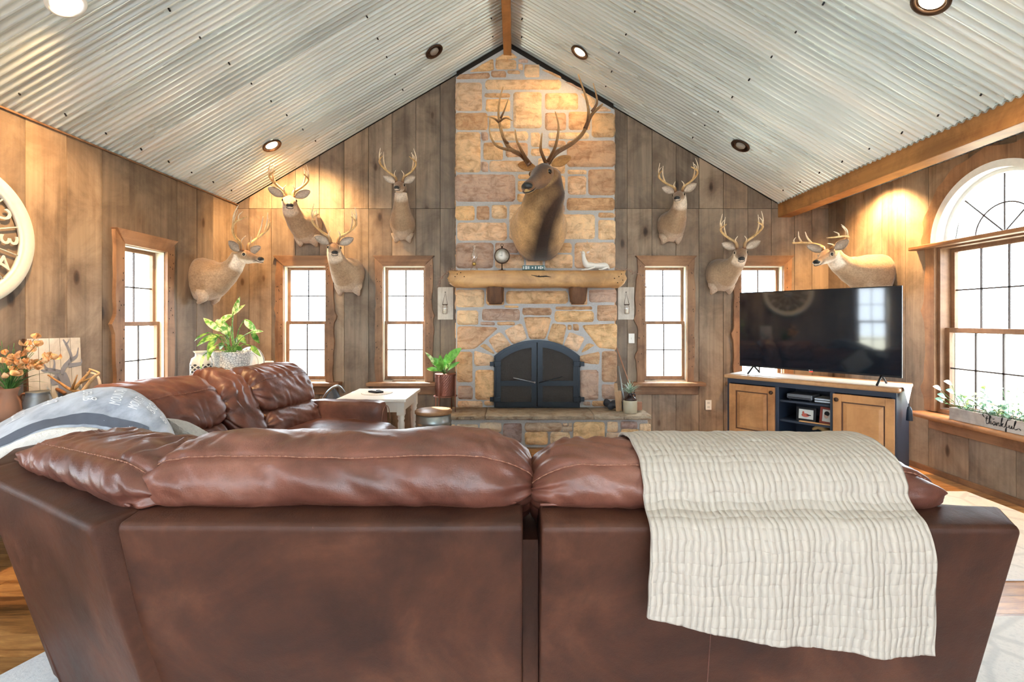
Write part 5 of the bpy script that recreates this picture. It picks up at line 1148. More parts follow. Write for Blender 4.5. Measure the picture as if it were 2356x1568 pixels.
# dark bag bundle on floor behind the table
BG = thing('gear_bag', 'dark blue bag with grey strap bundled behind the end table', 'bag', (-2.02, 5.35, 0)); m = MB(); rg = []
for i in range(13):
    t = i/12; rg.append([Vector((-2.02+(.17*math.sin(PI*(.15+.8*t)))*math.cos(a)*(1+.15*nz(a, t*3, 2)), 5.38+.14*math.sin(PI*(.15+.8*t))*math.sin(a), .60*t+.03*nz(a*2, t*4, 4)+.002+.03*(t < .01)*0)) for a in [2*PI*k/20 for k in range(20)]])
for r in rg:
    for v in r: v.z = max(.003, v.z)
m.rings(rg); m.build('bag_body', M_dark, BG, world=True); m = MB(); m.tube(catmull([(-2.1, 5.24, .45), (-2.0, 5.20, .60), (-1.90, 5.22, .66), (-1.86, 5.30, .58)], 6), .014, 8); m.build('strap', M_galv, BG, world=True)
# ================================================================== galvanised can stool
CN = thing('can_stool', 'galvanised metal drum stool with a wooden lid beside the hearth', 'stool', (-.825, 4.93, 0)); m = MB()
m.lathe([(.176, 0), (.182, .006), (.178, .02), (.178, .12), (.183, .128), (.178, .136), (.178, .20), (.183, .208), (.178, .216), (.178, .296), (.183, .304), (.178, .312), (.178, .336), (.183, .344), (.178, .352), (.178, .43)], n=56); m.build('drum', M_galv, CN)
m = MB(); m.lathe([(.180, .425), (.187, .430), (.187, .452), (.180, .458), (.0001, .459)], n=56); m.build('lid', wood('lid_wood', (.30, .15, .07), (.58, .36, .2), 'x', .4, 16, .1), CN)
# ================================================================== plant stand on the hearth
sp_ = Vector((-.775, 5.42, HZ)); PS = thing('plant_stand', 'copper wire plant stand with four thin legs on the hearth', 'plant stand', sp_); rr = .128
for k in range(4):
    a = PI/4+k*PI/2+.35; m = MB(); x, y = rr*math.cos(a), rr*math.sin(a); m.tube([(x, y, .004), (x, y, .40), (x*.9, y*.9, .402)], .0062, 8); m.ball((x, y, .006), .007, n=10, m=6); m.build('leg', M_copper, PS)
m = MB(); m.tube([(rr*math.cos(a), rr*math.sin(a), .17) for a in [2*PI*k/40 for k in range(41)]], .004, 6); m.tube([(-rr, 0, .17), (rr, 0, .17)], .004, 6); m.tube([(0, -rr, .17), (0, rr, .17)], .004, 6); m.build('support_ring', M_copper, PS)
PO = thing('potted_fig', 'round-leaved green plant in a hammered copper pot on the wire stand', 'plant', sp_+Vector((0, 0, .175))); m = MB(); R0, Hh = .113, .245; rg = []; N1 = 104
for j in range(31):
    z = Hh*j/30; ring = []
    for k in range(N1):
        a = 2*PI*k/N1; row = j//2; d = .009*max(0, math.cos((k+(2 if row % 2 else 0))*PI/2))*max(0, 1 if j % 2 else -.2); ring.append(Vector(((R0*(.93+.07*z/Hh)+d)*math.cos(a), (R0*(.93+.07*z/Hh)+d)*math.sin(a), z)))
    rg.append(ring)
m.rings(rg); m.build('pot', M_copper, PO)
FL = [((1025, 838), (1062, 800), .052, 0, 1), ((1015, 848), (998, 822), .040, 0, 0), ((1012, 852), (982, 848), .026, 0, 1), ((1018, 850), (1012, 815), .030, 0, 0), ((1012, 845), (978, 809), .020, 2, 0), ((1024, 850), (1042, 828), .026, 2, 1), ((1030, 852), (1058, 832), .024, 0, 0), ((1008, 846), (990, 826), .022, 2, 0), ((1020, 850), (1028, 812), .022, 3, 0), ((1016, 852), (1004, 838), .040, 0, 0)]
ma, mb_, mc = MB(), MB(), MB(); c0 = sp_+Vector((0, 0, .40))
for i, (a, b, w, k, _) in enumerate(FL):
    A = P(*a, 5.34-.03*math.sin(i)); B = P(*b, 5.28-.05*math.cos(i*2)); mc.tube([c0, A.lerp(c0, .3), A.lerp(B, .3)], .004, 6); leaf(ma if k in (0, 3) else mb_, A, B, w, .08, up=Vector((.2*math.sin(i), -1, .5)), n=12, shape=1.15)
ma.build('leaves', leafmat('fig_leaf', srgb(84, 150, 50), srgb(120, 186, 80)), PO, world=True); mb_.build('pale_leaves', M_leafv, PO, world=True); mc.build('stem', M_leafd, PO, world=True); m = MB(); m.lathe([(R0*.95, Hh-.02), (.0001, Hh-.018)]); m.build('soil', M_backing, PO)
# ================================================================== hearth right end: crock jug, firewood, tools
jp = P(1449, 943, 5.34); jp.z = HZ; jp.y = 5.32
CR = thing('crock_jug', 'cream and brown stoneware jug holding a spiky sage plant on the hearth', 'jug', jp); m = MB(); m.lathe([(.066, 0), (.074, .006), (.075, .13), (.072, .14)], n=36); m.build('crock_base', plain('cream_stoneware', srgb(196, 190, 168), .4, 0, .08), CR)
m = MB(); m.lathe([(.073, .14), (.066, .155), (.045, .180), (.026, .192), (.024, .205), (.028, .215), (.02, .215), (.0001, .2)], n=36); m.tube(catmull([(.026, 0, .205), (.050, 0, .20), (.052, 0, .175)], 5), .007, 8); m.build('crock_shoulder', plain('dark_brown_glaze', srgb(44, 30, 34), .12), CR)
m = MB(); random.seed(6); b0 = Vector((0, 0, .205))
for k in range(46):
    a = random.uniform(0, 2*PI); el = random.uniform(.15, 1.45); L_ = random.uniform(.10, .17); tip = b0+Vector((math.cos(a)*math.cos(el)*L_, math.sin(a)*math.cos(el)*L_, abs(math.sin(el))*L_+.005)); leaf(m, b0, tip, .0065, .12, n=6)
for tx, tz in ((-.20, .03), (-.16, .10), (-.17, .06), (.10, .10), (.12, .04)): leaf(m, b0, b0+Vector((tx, -.02, tz)), .006, .1, n=6)
m.build('leaves', M_succ, CR)
M_split = wood('split_firewood', (.36, .2, .10), (.66, .44, .26), 'z', .7, 20, .08)
for i, (x0, x1_, tx, tz, w, lb) in enumerate(((1412, 1428, -.02, .30, .02, 'tall pale split firewood stick leaning on the chimney beside the jug'), (1418, 1432, .0, .22, .028, 'shorter split firewood piece standing in front of the taller stick'))):
    b = Vector((((x0+x1_)/2-VPX)*5.42/FPX, 5.40+.03*i, HZ)); m = MB(); poly = [(-w, -w*.8), (w, -w*.6), (w*.5, w)]
    m.rings([[b+Vector((x+tx*t*.5, y+.12*t*(.6-i*.3), .003+tz*t)) for x, y in poly] for t in (0, .5, 1)]); m.sm = [False]*len(m.sm); one(m, 'firewood', M_split, lb, 'firewood', b, group='split firewood on the hearth')
for i, (bx, bz, tx, tz_, r, mt, lb) in enumerate(((1447, 880, 1419, 800, .0075, M_terra, 'long brown wooden fire tool handle leaning against the chimney edge'), (1433, 905, 1422, 842, .011, M_galv, 'grey metal fire tool handle behind the firewood'))):
    m = MB(); t0 = P(bx, bz, 5.50); t1 = P(tx, tz_, 5.62); b = t1+(t0-t1)*((t1.z-HZ-.01)/(t1.z-t0.z)); m.tube([b, t1], r, 8); m.cbox(b+Vector((0, 0, .05)), (.07, .03, .09)); one(m, 'fire_tool', mt, lb, 'fire tool', (b.x, b.y, HZ), group='fire tools by the chimney')
m = MB(); random.seed(9)
for k in range(9): m.ball((1.15+random.uniform(-.13, .22), 5.47+random.uniform(-.03, .05), HZ+.045+random.uniform(0, .05)), (random.uniform(.03, .06), .04, random.uniform(.03, .045)), n=12, m=8)
one(m, 'fire_tool_bag', plain('black_canvas', (.02, .022, .03), .7, 0, .4, 30, .5), 'crumpled black canvas log carrier behind the jug on the hearth', 'bag', (1.2, 5.47, HZ+.01))
# ================================================================== mantel objects
MZ = 1.921
def ond(px, d=5.47): return Vector(((px-VPX)*d/FPX, d, MZ))
OL = thing('oil_lamp', 'small clear glass oil lamp at the left end of the mantel', 'lamp', ond(1091)); m = MB(); m.lathe([(.044, 0), (.046, .006), (.036, .028), (.020, .042), (.014, .058)], n=24); m.build('glass_font', M_clear, OL)
m = MB(); m.lathe([(.016, .058), (.022, .066), (.021, .082), (.016, .09)], n=20); m.build('brass_burner', plain('brass', srgb(190, 160, 90), .3, .9), OL)
m = MB(); m.lathe([(.020, .088), (.033, .125), (.037, .155), (.026, .20), (.013, .235), (.015, .255), (.022, .275)], n=24); m.build('glass_chimney', M_clear, OL)
CKs = thing('pocket_watch_clock', 'round pocket-watch style clock on a small stand, left of the elk', 'clock', ond(1155)); m = MB(); Mc = Matrix.Translation((0, 0, .165)) @ Matrix.Rotation(PI/2, 4, 'X') 
m.lathe([(.080, -.018), (.088, -.006), (.088, .008), (.078, .014), (.074, .010)], n=44, M=Mc); m.tube([(0, 0, .25), (.0, 0, .275)], .01, 8); m.tube([(.014*math.cos(a), 0, .285+.014*math.sin(a)) for a in [2*PI*k/16 for k in range(17)]], .003, 5); m.build('case', M_bronze, CKs)
m = MB(); m.lathe([(.075, .0135), (.0001, .0145)], n=40, M=Mc); fdial = m.build('dial', M_white, CKs)
m = MB(); m.cbox((0, 0, 0), (.003, .045, .001), Mc @ Matrix.Translation((0, .02, .017))); m.cbox((0, 0, 0), (.003, .03, .001), Mc @ Matrix.Translation((-.012, 0, .017)) @ Matrix.Rotation(1.3, 4, 'Z'))
for k in range(12): a = 2*PI*k/12; m.cbox((0, 0, 0), (.002, .010, .001), Mc @ Matrix.Rotation(a, 4, 'Z') @ Matrix.Translation((0, .065, .016)))
m.build('hands_and_marks', M_black, fdial)
m = MB(); m.lathe([(.045, 0), (.046, .005), (.012, .012), (.006, .03), (.006, .085)], n=24); m.build('stand', M_bronze, CKs)
TS = thing('block_sign', 'small teal block sign with pale symbols under the elk on the mantel', 'sign', ond(1228, 5.42)); m = MB(); m.box((-.125, -.02, 0), (.125, .02, .052)); m.build('block', plain('teal_paint', srgb(58, 92, 92), .5, 0, .15), TS, bevel=.003)
m = MB()
for x, w, h in ((-.112, .010, .03), (-.085, .018, .036), (-.065, .008, .030), (-.053, .008, .030), (-.015, .014, .016), (.02, .012, .030), (.055, .016, .024), (.078, .014, .034), (.098, .012, .018)): m.cbox((x, -.0215, .026), (w, .002, h))
m.box((.117, -.022, .004), (.122, -.019, .048)); m.build('pale_symbols', M_cer, TS)
# white reclining stag figurine
SG = thing('stag_figurine', 'small white reclining stag figurine on the right of the mantel', 'figurine', ond(1357, 5.45))
fp = lambda x, z, y=0: Vector(((x-850)/15.68/FPX*5.45, y, (1245-z)/15.68*5.45/FPX))
m = MB()
def blob(m, pts, n=14):
    c = catmull([p for p, r in pts], 5); rs_ = catmull([Vector((r, 0, 0)) for p, r in pts], 5); m.tube(c, [max(.0008, r.x) for r in rs_], n)
blob(m, [(fp(1560, 1200), .010), (fp(1420, 1090), .034), (fp(1250, 1070), .032), (fp(1050, 1080), .030), (fp(880, 1060), .034), (fp(740, 1040), .036), (fp(660, 900), .028), (fp(625, 740), .021), (fp(615, 640), .022), (fp(590, 600, -.02), .018), (fp(560, 610, -.05), .010), (fp(550, 618, -.062), .004)])
for x0, x1, y in ((620, 1000, -.03), (1150, 1480, -.03), (560, 820, .02)): blob(m, [(fp(x1, 1130, y), .016), (fp((x0+x1)/2, 1205, y), .010), (fp(x0, 1225, y), .007)], 8)
m.build('body', plain('white_resin', srgb(226, 222, 216), .45, 0, .05), SG)
m = MB(); leaf(m, fp(730, 620), fp(850, 565), .011, .1, up=Vector((0, -1, 0))); leaf(m, fp(540, 600), fp(500, 560, .01), .006, .1, up=Vector((0, -1, 0))); m.build('ear', plain('white_resin_ear', srgb(226, 214, 208), .5), SG)
m = MB(); m.col = srgb(222, 184, 134)
for pts in ([(570, 560), (520, 530), (400, 500), (320, 400), (325, 330)], [(430, 490), (420, 420), (450, 360)], [(530, 530), (570, 450), (565, 380)], [(690, 560), (800, 500), (900, 430), (950, 350)], [(860, 440), (860, 380), (780, 280), (750, 160)], [(880, 400), (920, 320), (975, 260)], [(600, 525), (650, 510), (680, 480)]): m.tube(catmull([fp(*p) for p in pts], 5), .0028, 6)
m.build('antler', M_antler, SG)
# twig and berry garlands at both mantel ends
for sgn, pts, lb in ((-1, [(1050, 618), (1035, 622), (1022, 632), (1012, 645), (1010, 660)], 'copper wire twig garland hanging off the left mantel end'), (1, [(1415, 622), (1440, 620), (1458, 626), (1476, 632), (1482, 648), (1487, 664)], 'berry twig garland trailing off the right mantel end toward the window')):
    m = MB(); c = catmull([P(x, y, 5.38) for x, y in pts], 6); m.col = (1, 1, 1); m.tube(c, .0025, 5); random.seed(3)
    for p in c: 
        for _ in range(2): m.tube([p, p+Vector((random.uniform(-.03, .03), random.uniform(-.02, .01), random.uniform(-.03, .03)))], .0015, 4)
    for p in c[::2]: m.ball(p+Vector((random.uniform(-.02, .02), -.01, random.uniform(-.02, .02))), .0065, n=8, m=6)
    one(m, 'garland', plain('twig_garland%d' % sgn, srgb(150, 118, 100), .6), lb, 'garland', c[0])
# ================================================================== jar sconces
for px, d_, lb in ((1025, D-.02, 'cream board sconce with a hanging mason jar, left of the chimney'), (1440, D-.02, 'cream board sconce with a hanging mason jar, right of the chimney by the window')):
    c = P(px, 698, d_); S_ = thing('jar_sconce', lb, 'wall sconce', (c.x, D-.004, c.z-.19), group='mason jar sconces'); w = .092 if px < 1200 else .096; o_ = -.0
    m = MB(); m.box((-w, -.022, 0), (w, 0, .385)); m.build('board', M_plank, S_, bevel=.003)
    jx = .0 if px < 1200 else -.0; m = MB(); m.lathe([(.024, 0), (.031, .006), (.032, .09), (.026, .105), (.026, .118), (.0001, .119)], c=(jx, -.062, .065), n=24); jar = m.build('jar', M_clear, S_)
    m = MB(); m.lathe([(.020, 0), (.020, .05), (.0001, .052)], c=(jx, -.062, .075), n=16); one_ = m.build('candle', plain('candle_wax', srgb(240, 236, 220), .5), jar)
    m = MB(); m.tube([(jx+.029*math.cos(a), -.062+.029*math.sin(a), .176) for a in [2*PI*k/20 for k in range(21)]], .004, 6); m.tube([(jx-.029, -.062, .178), (jx, -.03, .325), (jx+.029, -.062, .178)], .0028, 6); m.tube([(jx, -.02, .325), (jx, -.04, .325)], .005, 8); m.build('wire_hanger', M_bronze, S_)
# switch and outlet
sw = P(1453, 778, D-.006); m = MB(); m.cbox(sw, (.070, .008, .115)); m.cbox(sw+Vector((0, -.006, 0)), (.010, .010, .022)); one(m, 'light_switch', M_white, 'white toggle light switch plate between chimney and third window', 'switch', sw, bevel=.002)
ol = P(1630, 931, D-.006); m = MB(); m.cbox(ol, (.070, .008, .115)); m.m = 1
for dz in (-.025, .025): m.cbox(ol+Vector((0, -.0045, dz)), (.030, .003, .026))
one(m, 'wall_outlet', [M_white, M_cer], 'white electrical outlet low on the wall left of the media cabinet', 'outlet', ol, bevel=.001)
# ================================================================== media cabinet, angled in the corner
CBL = Vector((1.96, 4.57, 0)); CRZ = math.atan2(-.744, .668); CL = 1.317
M_navy = plain('navy_cabinet_paint', srgb(34, 44, 60), .42, 0, .2, 5); M_honey = wood('honey_glazed_maple', (.32, .13, .045), (.56, .29, .12), 'z', .38, 7, .25); M_glz = plain('dark_glaze', (.09, .035, .015), .5); M_topw = wood('cabinet_top_wood', (.36, .18, .08), (.6, .36, .18), 'x', .3, 14, .06)
CB = thing('media_cabinet', 'navy media cabinet with two honey wood doors and open shelves under the television', 'cabinet', CBL, CRZ); CH_ = .86; DP = .50
m = MB(); m.box((0, -.005, CH_-.035), (CL, DP, CH_)); m.build('cabinet_top', M_topw, CB, bevel=.012)
m = MB(); x0, x1 = .025, CL-.025
m.box((x0, .03, .0), (x0+.025, DP-.02, CH_-.035)); m.box((x1-.025, .03, 0), (x1, DP-.02, CH_-.035)); m.box((x0, DP-.04, .0), (x1, DP-.02, CH_-.035)); m.box((x0+.025, .03, .08), (x1-.025, DP-.04, .10))
m.box((x0, .02, .785), (x1, .045, CH_-.035)); m.box((x0, .02, .02), (x1, .045, .305)); m.box((x0, .02, .305), (.055, .045, .785)); m.box((x1-.03, .02, .305), (x1, .045, .785)); m.box((.44, .02, .305), (.475, .045, .785)); m.box((.862, .02, .305), (.895, .045, .785))
m.box((.445, .045, .10), (.465, DP-.04, .785)); m.box((.87, .045, .10), (.89, DP-.04, .785)); m.box((.465, .045, .295), (.87, DP-.04, .315)); m.box((x0-.004, .015, 0), (x1+.004, .03, .07)); m.build('carcass', M_navy, CB, bevel=.002)
for z, nm in ((.655, 1), (.485, 2)):
    m = MB(); m.box((.466, .055, z), (.869, DP-.045, z+.018)); m.build('shelf', M_navy, CB, bevel=.002)
for a, b, kx in ((.050, .448, .425), (.886, 1.284, .915)):
    dr = bpy.data.objects.new('cabinet_door', None); COL.objects.link(dr); dr.parent = CB; z0, z1 = .312, .778; fw = .058
    m = MB()
    for q in ((a, a+fw, z0, z1), (b-fw, b, z0, z1), (a+fw, b-fw, z0, z0+fw), (a+fw, b-fw, z1-fw, z1)): m.box((q[0], -.002, q[2]), (q[1], .019, q[3]))
    m.build('door_frame', M_honey, dr, bevel=.003)
    m = MB(); m.box((a+fw-.002, .011, z0+fw-.002), (b-fw+.002, .017, z1-fw+.002)); m.build('glazed_recess', M_glz, dr)
    m = MB(); A, B, Cc, Dd = a+fw+.008, b-fw-.008, z0+fw+.008, z1-fw-.008; e = .03
    m.add([(A, .012, Cc), (B, .012, Cc), (B, .012, Dd), (A, .012, Dd), (A+e, .001, Cc+e), (B-e, .001, Cc+e), (B-e, .001, Dd-e), (A+e, .001, Dd-e)], [(0, 1, 5, 4), (1, 2, 6, 5), (2, 3, 7, 6), (3, 0, 4, 7), (4, 5, 6, 7)]); m.build('raised_panel', M_honey, dr)
    m = MB(); m.lathe([(.006, 0), (.006, .012), (.016, .016), (.017, .024), (.010, .030), (.0001, .031)], n=20, M=Matrix.Translation((kx, -.002, .735)) @ Matrix.Rotation(PI/2, 4, 'X')); m.build('knob', M_bronze, dr)
def cbw(x, y, z): return TT(CBL, CRZ) @ Vector((x, y, z))
# runner with tassel
RN = thing('table_runner', 'white lace table runner with a dark tassel, under the television', 'table runner', M=TT(CBL, CRZ) @ Matrix.Translation((0, 0, CH_)))
m = MB(); m.box((.03, .07, .001), (CL-.01, .36, .005)); rg = []
for i in range(17):
    t = i/16; y = .07+.29*t; z_e = -.02-.12*(1-abs(2*t-1)); rg.append([Vector((CL-.01, y, .005)), Vector((CL+.008, y, .004)), Vector((CL+.014, y, -.01)), Vector((CL+.013, y, min(-.012, z_e)))])
m.rings(rg, closed=False); m.build('lace_cloth', M_white, RN)
m = MB(); m.tube([(CL+.016, .215, -.13), (CL+.018, .215, -.16)], .004, 6); m.tube([(CL+.018, .215, -.155), (CL+.02, .215, -.18), (CL+.02, .215, -.26)], [.010, .017, .022], 12); m.build('tassel', M_dark, RN)
# television
TVA, TVB = Vector((2.155, 4.67, 0)), Vector((2.92, 3.673, 0)); tv_ax = (TVB-TVA); TW = tv_ax.length; trz = math.atan2(tv_ax.y, tv_ax.x); Zb = CH_+.068; TH = .70
TV = thing('television', 'large flat black television standing on the media cabinet', 'television', M=TT(Vector((TVA.x, TVA.y, CH_+.006)), trz)); zb_ = Zb-CH_-.006
q = NT('tv_screen'); q.b.inputs['Coat Weight'].default_value = .0; M_scr = q.out((.006, .010, .016), .05, 0, None, 1.0)
m = MB(); m.box((0, 0, zb_), (TW, .018, zb_+TH)); m.box((.12, .018, zb_+.03), (TW-.12, .055, zb_+TH*.62)); m.build('housing', M_black, TV, bevel=.002)
m = MB(); m.box((.008, -.0012, zb_+.016), (TW-.008, .0, zb_+TH-.008)); m.build('screen', M_scr, TV)
m = MB(); m.box((TW*.5-.013, -.003, zb_-.007), (TW*.5+.013, 0, zb_+.001)); m.build('sensor', emit('red_standby_led', (1, .05, .03), 1.2), TV)
vs, fs = text_mesh('LG', .016, .0004); m = MB(); m.add([Vector((TW*.5+v.x+.004, -.0016-v.z, zb_+.008+v.y)) for v in vs], fs); m.lathe([(.0055, 0), (.0055, .0006)], n=16, M=Matrix.Translation((TW*.5-.014, -.0012, zb_+.008)) @ Matrix.Rotation(PI/2, 4, 'X')); m.build('logo', M_cer, TV)
for fx_ in (.13, TW-.13):
    m = MB(); m.tube([(fx_, .01, zb_+.01), (fx_-.0, -.10, .005)], .008, 8); m.tube([(fx_, .01, zb_+.01), (fx_, .12, .005)], .008, 8); m.build('foot', M_black, TV)
# shelf contents
def cthing(name, label, cat, x, y, z, group=None): return thing(name, label, cat, M=TT(cbw(x, y, z), CRZ), group=group)
s1, s2, s0 = .6735, .5035, .3155
t = cthing('media_box', 'silver grey media player on the top shelf, left side', 'media player', .60, .20, s1); m = MB(); m.box((-.09, -.10, .012), (.11, .10, .055)); m.build('box_body', plain('silver_plastic', srgb(120, 122, 128), .35, .3), t, bevel=.008)
m = MB(); [m.cbox((x, y, .006), (.02, .02, .012)) for x in (-.07, .09) for y in (-.07, .07)]; m.box((-.08, -.102, .022), (.10, -.099, .028)); m.build('feet', M_black, t)
t = cthing('media_box', 'white and grey media box on the top shelf, right side', 'media player', .80, .17, s1); m = MB(); m.box((-.065, -.10, .010), (.06, .10, .024)); m.box((-.065, -.10, .030), (.06, .10, .042)); m.build('box_body', plain('pale_plastic', srgb(190, 200, 212), .4), t, bevel=.003); m = MB(); m.box((-.06, -.095, 0), (.055, .095, .032)); m.build('inner_body', M_black, t)
for i, (x, w, h, fm, rot, lb, land) in enumerate(((.655, .075, .058, M_black, .0, 'black framed photo of a figure in red on the middle shelf', 1), (.808, .055, .068, plain('red_wood', srgb(140, 56, 44), .5), .25, 'red wood framed portrait photo at the right of the middle shelf', 0))):
    T = thing('photo_frame', lb, 'picture frame', M=TT(cbw(x, .12, s2), CRZ-rot) @ Matrix.Rotation(-.14, 4, 'X'), group='framed photos on the middle shelf'); fr = .018
    m = MB(); [m.box(*q) for q in (((-w, -.008, 0), (-w+fr, .008, 2*h)), ((w-fr, -.008, 0), (w, .008, 2*h)), ((-w+fr, -.008, 0), (w-fr, .008, fr)), ((-w+fr, -.008, 2*h-fr), (w-fr, .008, 2*h)))]; m.build('frame', fm, T, bevel=.002)
    m = MB(); m.box((-w+fr, -.002, fr), (w-fr, .004, 2*h-fr)); m.build('photo', M_cer, T)
    m = MB(); pr_ = plain('photo_ink%d' % i, srgb(190, 92, 74) if land else srgb(206, 168, 150), .6)
    m.ball((-.005, -.0025, h*.85 if land else h), (.030 if land else .018, .0012, .016 if land else .024), n=16, m=8)
    if land: m.ball((-.022, -.0025, h*1.2), (.008, .0012, .012), n=12, m=6)
    m.build('photo_figure', pr_, T); m = MB(); m.ball((.018, -.0030, h*.9) if land else (0, -.0032, h*1.25), (.022, .001, .005) if land else (.022, .0008, .020), n=12, m=6); m.build('photo_detail', M_black, T)
t = cthing('wood_board', 'reddish live-edge wood strip under the framed photos', 'board', .735, .075, s2-.0); m = MB(); m.box((-.115, -.02, .001), (.125, .012, .008)); m.build('strip', M_mantel, t, bevel=.003)
t = cthing('wood_carving', 'carved tan wooden animal figure on the bottom shelf', 'carving', .73, .20, s0); m = MB()
blob(m, [(Vector((-.09, -.03, .03)), .012), (Vector((-.05, -.03, .035)), .028), (Vector((.0, -.01, .03)), .030), (Vector((.05, .0, .045)), .034), (Vector((.07, 0, .085)), .036), (Vector((.045, 0, .125)), .028), (Vector((.0, -.01, .135)), .016), (Vector((-.025, -.02, .125)), .014), (Vector((-.04, -.03, .115)), .006)])
blob(m, [(Vector((.06, -.03, .09)), .016), (Vector((.035, -.045, .05)), .014), (Vector((.0, -.05, .035)), .010)], 8); m.build('figure', plain('carved_wood', srgb(176, 140, 88), .5, 0, .3, 12), t)
m = MB(); m.ball((-.012, -.045, .058), (.028, .02, .014)); m.build('dark_hollow', M_black, t)
m = MB(); m.tube(catmull([cbw(.60, .10, s0+.004), cbw(.64, .08, s0+.018), cbw(.70, .07, s0+.018), cbw(.74, .09, s0+.004)], 6), .0025, 6); one(m, 'white_cable', M_white, 'thin white cable looping on the bottom cabinet shelf', 'cable', cbw(.60, .10, s0))
# ================================================================== planter box on the right ledge
PBx = thing('window_planter', 'whitewashed planter box reading thankful, full of eucalyptus on the window ledge', 'planter', (XR-.085, 3.45, .551)); fx0, fx1, y0, y1 = XR-.145, XR-.045, 3.0, 4.02
m = MB(); zt = .551+.098
for q in (((fx0, y0, .552), (fx0+.012, y1, zt)), ((fx1-.012, y0, .552), (fx1, y1, zt)), ((fx0+.012, y0, .552), (fx1-.012, y0+.012, zt)), ((fx0+.012, y1-.012, .552), (fx1-.012, y1, zt)), ((fx0+.012, y0+.012, .552), (fx1-.012, y1-.012, .562))): m.box(*q)
m.build('box', wood('greywashed_wood', srgb(176, 168, 162), srgb(206, 200, 196), 'y', .7, 20, .05), PBx, world=True, bevel=.002)
m = MB(); XF = fx0-.0012
def script(strokes, s, yc, zc, r=.0022):
    for st in strokes: 
        c = catmull([(XF, yc-(x-3.6)*s, zc+y_*s) for x, y_ in st], 6); m.tube(c, [r*(1+.45*math.sin(i*.5)) for i in range(len(c))], 6, flat=.9)
script([[(-.35, 1.0), (-.6, 1.45), (.0, 1.75), (.6, 1.35), (1.1, .95), (1.35, 1.05)], [(.15, 1.25), (.0, .5), (.05, .05), (.25, .05), (.45, .35)], [(-.15, .85), (.35, .9)], [(.45, .35), (.75, 1.35), (.62, 1.4), (.5, .7), (.45, .0), (.6, .5), (.78, .55), (.8, .1), (.95, .1), (1.1, .3)],
        [(1.5, .5), (1.25, .55), (1.12, .2), (1.3, .0), (1.5, .45), (1.5, .1), (1.65, .08), (1.75, .35)], [(1.75, .5), (1.78, .0), (1.9, .45), (2.08, .5), (2.08, .1), (2.25, .12), (2.4, .4)], [(2.4, .4), (2.7, 1.4), (2.55, 1.4), (2.48, .7), (2.45, 0), (2.55, .45), (2.85, .6), (2.6, .3), (2.85, .0), (3.1, .2)],
        [(3.1, .2), (3.35, 1.0), (3.6, 1.5), (4.2, 1.75), (3.9, 1.4), (3.45, 1.2), (3.3, .3), (3.25, -.6), (3.1, -.5), (3.3, .0), (3.65, .2)], [(3.75, .5), (3.72, .12), (3.9, .0), (4.1, .3), (4.15, .5), (4.13, .1), (4.3, .05), (4.45, .3)], [(4.45, .3), (4.8, 1.3), (4.65, 1.35), (4.5, .5), (4.6, .05), (4.9, .1), (5.2, .3), (5.5, .1)]], .046, 3.537, .551+.030)
m.build('lettering', M_black, PBx, world=True)
random.seed(14); ma, mb_, mc, md = MB(), MB(), MB(), MB()
for k in range(120):
    y = random.uniform(3.02, 4.0); b = Vector((XR-.095+random.uniform(-.03, .03), y, zt-.02)); h = random.uniform(.04, .15)*(1.0 if random.random() < .8 else 1.5); tip = b+Vector((random.uniform(-.07, .05), random.uniform(-.09, .09), h)); mc.tube([b, b.lerp(tip, .6), tip], .0015, 4)
    for j in range(3):
        a = random.uniform(0, 2*PI); c = b.lerp(tip, .5+.5*j/2); d_ = Vector((math.cos(a)*.6-.2, math.sin(a), random.uniform(-.2, .8)))*random.uniform(.02, .05); leaf(random.choice((ma, ma, mb_, md)), c, c+d_, random.uniform(.009, .022), .15, shape=1.0, n=6, twist=random.uniform(-.7, .7))
for px, py in ((2165, 897), (2175, 915), (2190, 885), (2195, 905), (2170, 925)):
    c = P(px, py, 4.02); b = Vector((XR-.09, 3.98, zt)); mc.tube([b, c], .002, 4); leaf(ma if py > 900 else mb_, c, c+Vector((-.06, .01, .03)), .024, .1, shape=1, twist=.9)
ma.build('leaves', M_euc, PBx, world=True); mb_.build('pale_leaves', M_eucw, PBx, world=True); md.build('light_sprigs', M_leafv, PBx, world=True); mc.build('stem', M_leafd, PBx, world=True)
# ================================================================== rugs
def _rug(name, a, b, c3, sc):
    q = NT(name); v = q.coord(); w = q.n('ShaderNodeTexVoronoi', feature='DISTANCE_TO_EDGE'); w.inputs['Scale'].default_value = sc; q.l(q.coord((1, 1, 0)), w.inputs['Vector']); f = q.noise(v, 60, 4, .7); e = q.ramp(w.outputs['Distance'], [(.02, (1, 1, 1)), (.06, (0, 0, 0))])
    c = q.mix(a, b, q.math('MULTIPLY', e, .28)); c = q.mix(c, c3, q.ramp(f, [(.5, (0, 0, 0)), (.7, (.5, .5, .5))])); return q.out(c, .95, 0, q.bump(f, .6, .004))
M_rug = _rug('pale_rug', srgb(226, 228, 232), srgb(150, 160, 172), srgb(190, 198, 206), 3.2)
def rug(name, pts, label):
    m = MB(); c = Vector((sum(p[0] for p in pts)/len(pts), sum(p[1] for p in pts)/len(pts), 0)); m.rings([[Vector((x, y, z)) for x, y in pts] for z in (.001, .012)]); m.sm = [False]*len(m.sm)
    return one(m, name, M_rug, label, 'rug', c, bevel=.003)
rug('area_rug', [(-1.0, 2.72), (2.45, 2.60), (2.45, 3.85), (1.85, 4.50), (-.6, 4.56), (-1.0, 4.2)], 'large pale grey-white patterned rug in the middle of the seating area')
rug('area_rug', [(-2.02, 1.72), (-1.90, 2.08), (3.45, 2.28), (3.45, .55), (-1.9, .55)], 'pale patterned rug under the front sofa sections')
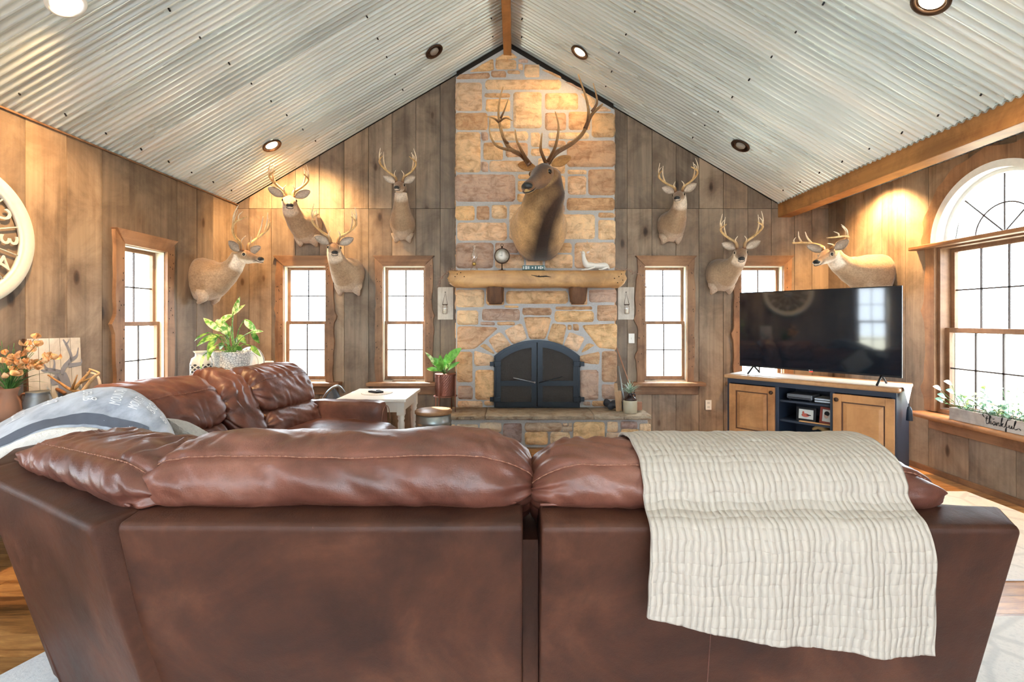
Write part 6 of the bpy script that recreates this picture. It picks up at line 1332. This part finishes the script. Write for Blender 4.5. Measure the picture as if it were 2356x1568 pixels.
rug('area_rug', [(2.52, 2.55), (3.56, 2.55), (3.58, 3.86), (3.30, 3.86), (2.86, 3.44), (2.52, 3.44)], 'pale rug at the right near the window ledge')
# ================================================================== outside: lawn and bare winter trees
m = MB(); m.box((-60, D+.6, -.8), (60, 90, -.6)); struct(m.build('ground', plain('dry_lawn', srgb(196, 190, 168), .9)))
m = MB(); m.box((-60, -60, -.8), (XL-.5, D+.5, -.6)); struct(m.build('ground.001', plain('dry_lawn_side', srgb(196, 190, 168), .9)))
m = MB(); m.box((XR+.5, -60, -.8), (60, D+.5, -.6)); struct(m.build('ground.002', plain('dry_lawn_right', srgb(196, 190, 168), .9)))
random.seed(31); M_bark = plain('grey_bark', srgb(186, 180, 176), .9, 0, .3, 3)
trees = [(-6.1, 16, 'straight'), (-7.4, 19, 'thin'), (-5.0, 14, 'forked'), (-3.6, 17, 'slender'), (-4.3, 22, 'tall'), (-2.9, 13, 'thin'), (-8.6, 24, 'wide'), (-5.6, 26, 'far')]
TL = ['pale bare tree seen through the first window at its left pane', 'thin pale trunk beyond the first window', 'forked bare tree behind the first window right pane', 'slender bare tree seen through the second window left pane', 'tall far trunk beyond the second window', 'thin pale trunk at the right pane of the second window', 'broad pale tree far beyond the first window', 'distant pale trunk between the two left windows']
for (x, y, k), lb in zip(trees, TL):
    T = thing('bare_tree', lb, 'tree', (x, y, -.6), group='bare trees beyond the left gable windows'); m = MB(); h = random.uniform(7, 10); r = random.uniform(.07, .14)
    m.tube(catmull([(0, 0, 0), (random.uniform(-.1, .1), 0, h*.4), (random.uniform(-.3, .3), 0, h*.8), (random.uniform(-.4, .4), 0, h)], 5), [r*(1-.8*i/15) for i in range(16)], 8); m.build('trunk', M_bark, T)
    m = MB()
    for j in range(16):
        z = random.uniform(1.2, h*.9); a = random.uniform(0, 2*PI); L_ = random.uniform(.6, 1.8); e = Vector((math.cos(a)*L_, math.sin(a)*L_, z+L_*.6)); m.tube([(0, 0, z), e*.5+Vector((0, 0, z*.5+.08)), e], [.03, .018, .006], 5)
        for _ in range(3): m.tube([e*.6+Vector((0, 0, z*.4)), e+Vector((random.uniform(-.5, .5), random.uniform(-.5, .5), random.uniform(0, .6)))], [.012, .004], 4)
    m.build('branches', M_bark, T)
